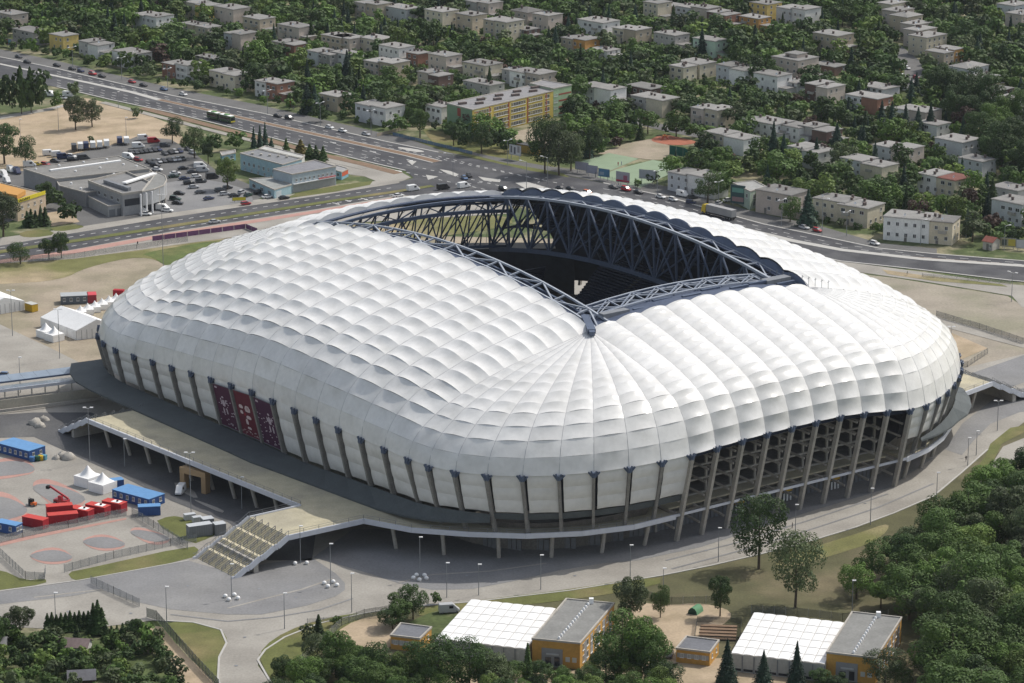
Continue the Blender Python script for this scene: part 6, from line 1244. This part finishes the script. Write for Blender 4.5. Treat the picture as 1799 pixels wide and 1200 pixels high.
# hedge of dark thujas and garden conifers bottom left
for i in range(11): tree(84+i*8,1112-i*.8,4.5+tr.random()*1.2,3.2,'column','d')
for a in ((165,1113,8,4),(173,1114,9,4.5),(180,1114,7,4),(135,1130,5,3),(188,1120,3,1.6),(196,1119,3,1.6),(206,1118,3,1.5),(216,1117,3.4,1.6)): tree(*a,'column','d')
for a in ((35,1122,10,9,'near','g'),(-5,1145,11,8,'near','d'),(238,1128,7,6,'near','d'),(243,1115,5,4,'near','m'),(275,1140,6,4,'near','g')): tree(*a)
def inpoly(x,y,P):
    c=False
    for i in range(len(P)):
        (x0,y0),(x1,y1)=P[i-1],P[i]
        if (y0>y)!=(y1>y) and x<(x1-x0)*(y-y0)/(y1-y0)+x0: c=not c
    return c
def scatter(poly,dmin,n,fn,ok=None,seed=1):
    r=random.Random(seed); xs=[p[0] for p in poly]; ys=[p[1] for p in poly]; W0=[at(x,y) for x,y in poly]; wx=[p.x for p in W0]; wy=[p.y for p in W0]; got={}; cnt=0; g=dmin
    for _ in range(n):
        p=Vector((r.uniform(min(wx),max(wx)),r.uniform(min(wy),max(wy)),0)); q=pr(p)
        if not inpoly(q[0],q[1],poly): continue
        k=(int(p.x//g),int(p.y//g))
        if any((p-o).length<dmin for dx in(-1,0,1) for dy in(-1,0,1) for o in got.get((k[0]+dx,k[1]+dy),())): continue
        if ok and not ok(p,q): continue
        got.setdefault(k,[]).append(p); fn(p,q,r); cnt+=1
    return cnt
# woodland at the right
def wood(p,q,r): tree(q[0],q[1],r.uniform(9,15)*(1.2 if q[0]>1650 else 1),None,'near',r.choice('dmmxglxm'),None,p)
scatter([(1485,1050),(1515,1020),(1580,988),(1650,965),(1700,940),(1725,905),(1762,875),(1900,850),(1900,1300),(1640,1300),(1625,1180),(1610,1110)],7.0,4000,wood,seed=3)
def garden_bl(p,q,r): tree(q[0],q[1],r.uniform(2.5,6),None,r.choice(('near','near','shrub')),r.choice('mmdxlgg'),None,p)
scatter([(-60,1130),(60,1128),(130,1140),(200,1128),(255,1125),(280,1150),(330,1215),(360,1260),(-60,1260)],3.6,3000,garden_bl,lambda p,q:not (225<q[0]<285 and 1155<q[1]<1195) and all((p-Vector((o.location.x,o.location.y,0))).length>4.5 for o in bpy.data.objects if o.name.startswith('garden_shed')),seed=4)
scatter([(470,1225),(520,1190),(600,1165),(700,1190),(900,1205),(1160,1195),(1180,1260),(470,1260)],4.2,900,lambda p,q,r:tree(q[0],q[1],r.uniform(4,9),None,'near',r.choice('mdxl'),None,p),seed=6)
# garden suburb
HB=[(h['root'].location.copy(),h['root'].rotation_euler[2],h['L'],h) for h in HOUSES]
EX=[[(1018,285),(1070,266),(1150,240),(1235,245),(1235,290),(1205,296),(1170,335),(1120,335),(1010,310)],[(775,190),(830,205),(935,262),(990,262),(1010,170),(960,140),(780,178)],[(860,235),(990,222),(1000,262),(930,272)],[(1545,78),(1585,76),(1625,110),(1635,148),(1605,170),(1580,152)],[(1000,180),(1100,202),(1262,240),(1258,250),(1090,214),(1000,197)],[(1285,310),(1330,310),(1350,332),(1320,372),(1285,365)],[(730,225),(900,262),(990,305),(940,302),(700,240)]]
def line_y(L,x):
    for (x0,y0),(x1,y1) in zip(L,L[1:]):
        if x0<=x<=x1: return y0+(y1-y0)*(x-x0)/(x1-x0)
    return 0
def sub_ok(p,q):
    x,y=q
    if y>line_y(NK,max(-119,min(2049,x)))-(17 if x<800 else 24): return False
    if any(inpoly(x,y,P) for P in EX): return False
    for c,a,L,h in HB:
        d=Vector((p.x-c.x,p.y-c.y)); lx=d.x*math.cos(a)+d.y*math.sin(a); ly=-d.x*math.sin(a)+d.y*math.cos(a)
        if abs(lx)<L/2+2.0 and abs(ly)<7.6: return False
    return True
def sub(p,q,r):
    k=r.random(); kind='conifer' if k<.12 else 'shrub' if k<.20 else 'far'
    h=r.uniform(8,13) if kind=='conifer' else r.uniform(2.2,3.6) if kind=='shrub' else r.uniform(5.5,12)
    if r.random()<.05 and kind=='far': h=r.uniform(11,15)
    lim=99
    for c,a,L,_ in HB:
        dy=c.y-p.y; dx=abs(p.x-c.x)
        if 0<dy<38 and dx<9: lim=min(lim,2.5+max(0,dy-6)*.19+(0 if dx<7 else 1.5))
    if h>lim:
        if r.random()<.93: h=max(2.,lim*r.uniform(.75,1.05)); kind='far' if h>3.2 else 'shrub'
    tone=r.choice('bbd') if kind=='conifer' else r.choice('dddmmmmglxx')
    if r.random()<.015: tone='r'
    tree(q[0],q[1],h,None,kind,tone,None,p)
scatter([(-80,-25),(1880,-25),(1900,430),(1500,430),(1100,330),(700,240),(-80,85)],6.1,60000,sub,sub_ok,seed=8)
# ---- keep the 300 of each kind that show largest as individuals, the rest as one mass
fam=lambda k:{'far':'tree','near':'tree','poplar':'tree','conifer':'conifer','spruce':'conifer','column':'conifer','shrub':'shrub'}[k]
byf={}
for t in TREES: byf.setdefault(fam(t[5]),[]).append(t)
KEEP=[]
for f,l in byf.items():
    l.sort(key=lambda t:-(t[3]*(t[4] or t[3]*.75))/max(1,(t[2]-_C).length)**2*(1 if -40<t[0]<1840 and -30<t[1]<1290 else 0)); KEEP+=l[:300]; FIELD+=l[300:]
NAMES={'far':('deciduous_tree','tree'),'near':('deciduous_tree','tree'),'poplar':('poplar_tree','tree'),'conifer':('conifer_tree','conifer'),'spruce':('spruce_tree','conifer'),'column':('column_conifer','conifer'),'shrub':('shrub','shrub')}
LMK=[(h['px'],h['py']+22,'the '+h['short']) for h in HOUSES]+[(900,240,'the yellow school'),(480,315,'the blue works'),(180,330,'the car dealership'),(40,350,'the cream inn'),(200,220,'the sandy field'),(60,470,'the grass field by the lower road'),(1100,295,'the sports courts'),(1010,1120,'the left orange pavilion'),(1520,1140,'the right orange pavilion'),(1225,1135,'the right orange hut'),(722,1120,'the left orange hut'),(126,1130,'the mauve-roofed garden house'),(143,1190,'the dark garden shed'),(1700,1000,'the woodland at the lower right edge'),(1560,960,'the woodland corner by the ring path'),(1700,230,'the broad trees at the right edge'),(1340,1000,'the shaded lawn'),(1640,1120,'the woodland below the ring path'),(1760,880,'the woodland at the right edge'),(520,1190,'the curved lawn slope'),(860,1215,'the bottom edge below the left hall'),(955,290,'the crossroads'),(380,290,'the dealership lot')]
groups={}
for t in KEEP:
    px,py=t[0],t[1]; l=min(LMK,key=lambda q:(q[0]-px)**2+((q[1]-py)*2.2)**2); dx,dy=px-l[0],(py-l[1])*2.2
    rel=('left of' if dx<0 else 'right of') if abs(dx)>abs(dy) else ('behind' if dy<0 else 'before')
    size='small' if t[3]<5 else 'tall' if t[3]>11 else ''
    key=(TONEN[t[6]],size,NAMES[t[5]][0],rel,l[2]); groups.setdefault(key,[]).append(t)
for key,l in groups.items():
    l.sort(key=lambda t:t[0])
    for i,t in enumerate(l):
        s=f"{key[1]+' ' if key[1] else ''}{key[0]} {key[2].replace('_',' ')} {key[3]} {key[4]}"
        if len(l)>1: s+=f", {ORD[i] if i<20 else 'far'} from left"
        w=s.split(); t[7]=' '.join(w[:16])
PR=random.Random(9)
def scale_of(t,proto):
    h,w,kind=t[3],t[4],t[5]; sz=h/10; W0={'far':8,'near':7.8,'poplar':3.6,'conifer':4.2,'spruce':4.4,'column':2.6,'shrub':11}[kind]
    sx=(w/W0) if w else sz*PR.uniform(.9,1.2)*(1.15 if kind in('far','near') else 1); return sx,sx*PR.uniform(.92,1.08),sz
for t in KEEP:
    kind=t[5]; i=PR.randrange(len(PROTO[kind])); cm,tm=PROTO[kind][i]; nm,cat=NAMES[kind]; sc=scale_of(t,i); f=PR.uniform(.68,1.35); tc=TONE[t[6]]
    root=thing(nm,t[7],cat,(t[2].x,t[2].y,.02),PR.uniform(0,6.28),f'{cat}s of the scene'); root.scale=sc
    ob('crown',cm,root,color=tuple(min(.8,v*f) for v in tc)); ob('trunk',tm,root)
# the remaining garden greenery as one mass (real geometry, joined)
import numpy as np
LOW=[]
for i in range(4):
    me=crown_decid(200+i,8.4,.4,10,330,.68,8); n=len(me.vertices); a=np.empty(n*3,'f'); me.vertices.foreach_get('co',a); LOW.append(a.reshape(-1,3)); bpy.data.meshes.remove(me)
me=crown_conifer(210,4.4,10,260,.7); n=len(me.vertices); a=np.empty(n*3,'f'); me.vertices.foreach_get('co',a); LOWC=a.reshape(-1,3); bpy.data.meshes.remove(me)
chunks=[]; cols=[]
for t in FIELD:
    if not(-60<t[0]<1870 and -40<t[1]<1290): continue
    src=LOWC if fam(t[5])=='conifer' else LOW[PR.randrange(4)]; sx,sy,sz=scale_of(t,0); a=PR.uniform(0,6.28); c,s=math.cos(a),math.sin(a); q=src.copy(); x=q[:,0]*sx; y=q[:,1]*sy; q[:,0]=x*c-y*s+t[2].x; q[:,1]=x*s+y*c+t[2].y; q[:,2]*=sz; chunks.append(q); f=PR.uniform(.62,1.4); tc=TONE[t[6]]; cols.append(np.tile(np.array([tc[0]*f,tc[1]*f,tc[2]*f,1],'f'),(len(q),1)))
print('FIELD',len(chunks),'KEEP',len(KEEP))
if chunks:
    co=np.concatenate(chunks); nv=len(co); nf=nv//4; me=bpy.data.meshes.new('garden_greenery'); me.vertices.add(nv); me.vertices.foreach_set('co',co.ravel()); me.loops.add(nv); me.loops.foreach_set('vertex_index',np.arange(nv,dtype='i')); me.polygons.add(nf); me.polygons.foreach_set('loop_start',np.arange(0,nv,4,dtype='i')); me.update(calc_edges=True); me.materials.append(MT['leaf_mix']); ca=me.color_attributes.new('tone','FLOAT_COLOR','POINT'); ca.data.foreach_set('color',np.concatenate(cols).ravel())
    o=ob('garden_greenery',me); tag(o,'dense mass of smaller garden trees and shrubs between the houses','greenery',kind='stuff')
# ================================================================ air
mb=MB(); mb.bx(-4200,4200,-3200,6200,-1.5,HCAM+12); hz=mb.build('haze',[]); tag(hz,'thin summer haze over the whole place','haze',kind='stuff')
m=bpy.data.materials.new('haze'); m.use_nodes=True; nt=m.node_tree; nt.nodes.remove(nt.nodes['Principled BSDF']); pv=nt.nodes.new('ShaderNodeVolumePrincipled'); pv.inputs['Color'].default_value=(.78,.85,.95,1); pv.inputs['Density'].default_value=.00002; pv.inputs['Anisotropy'].default_value=.2; nt.links.new(pv.outputs[0],nt.nodes['Material Output'].inputs['Volume']); hz.data.materials.append(m)
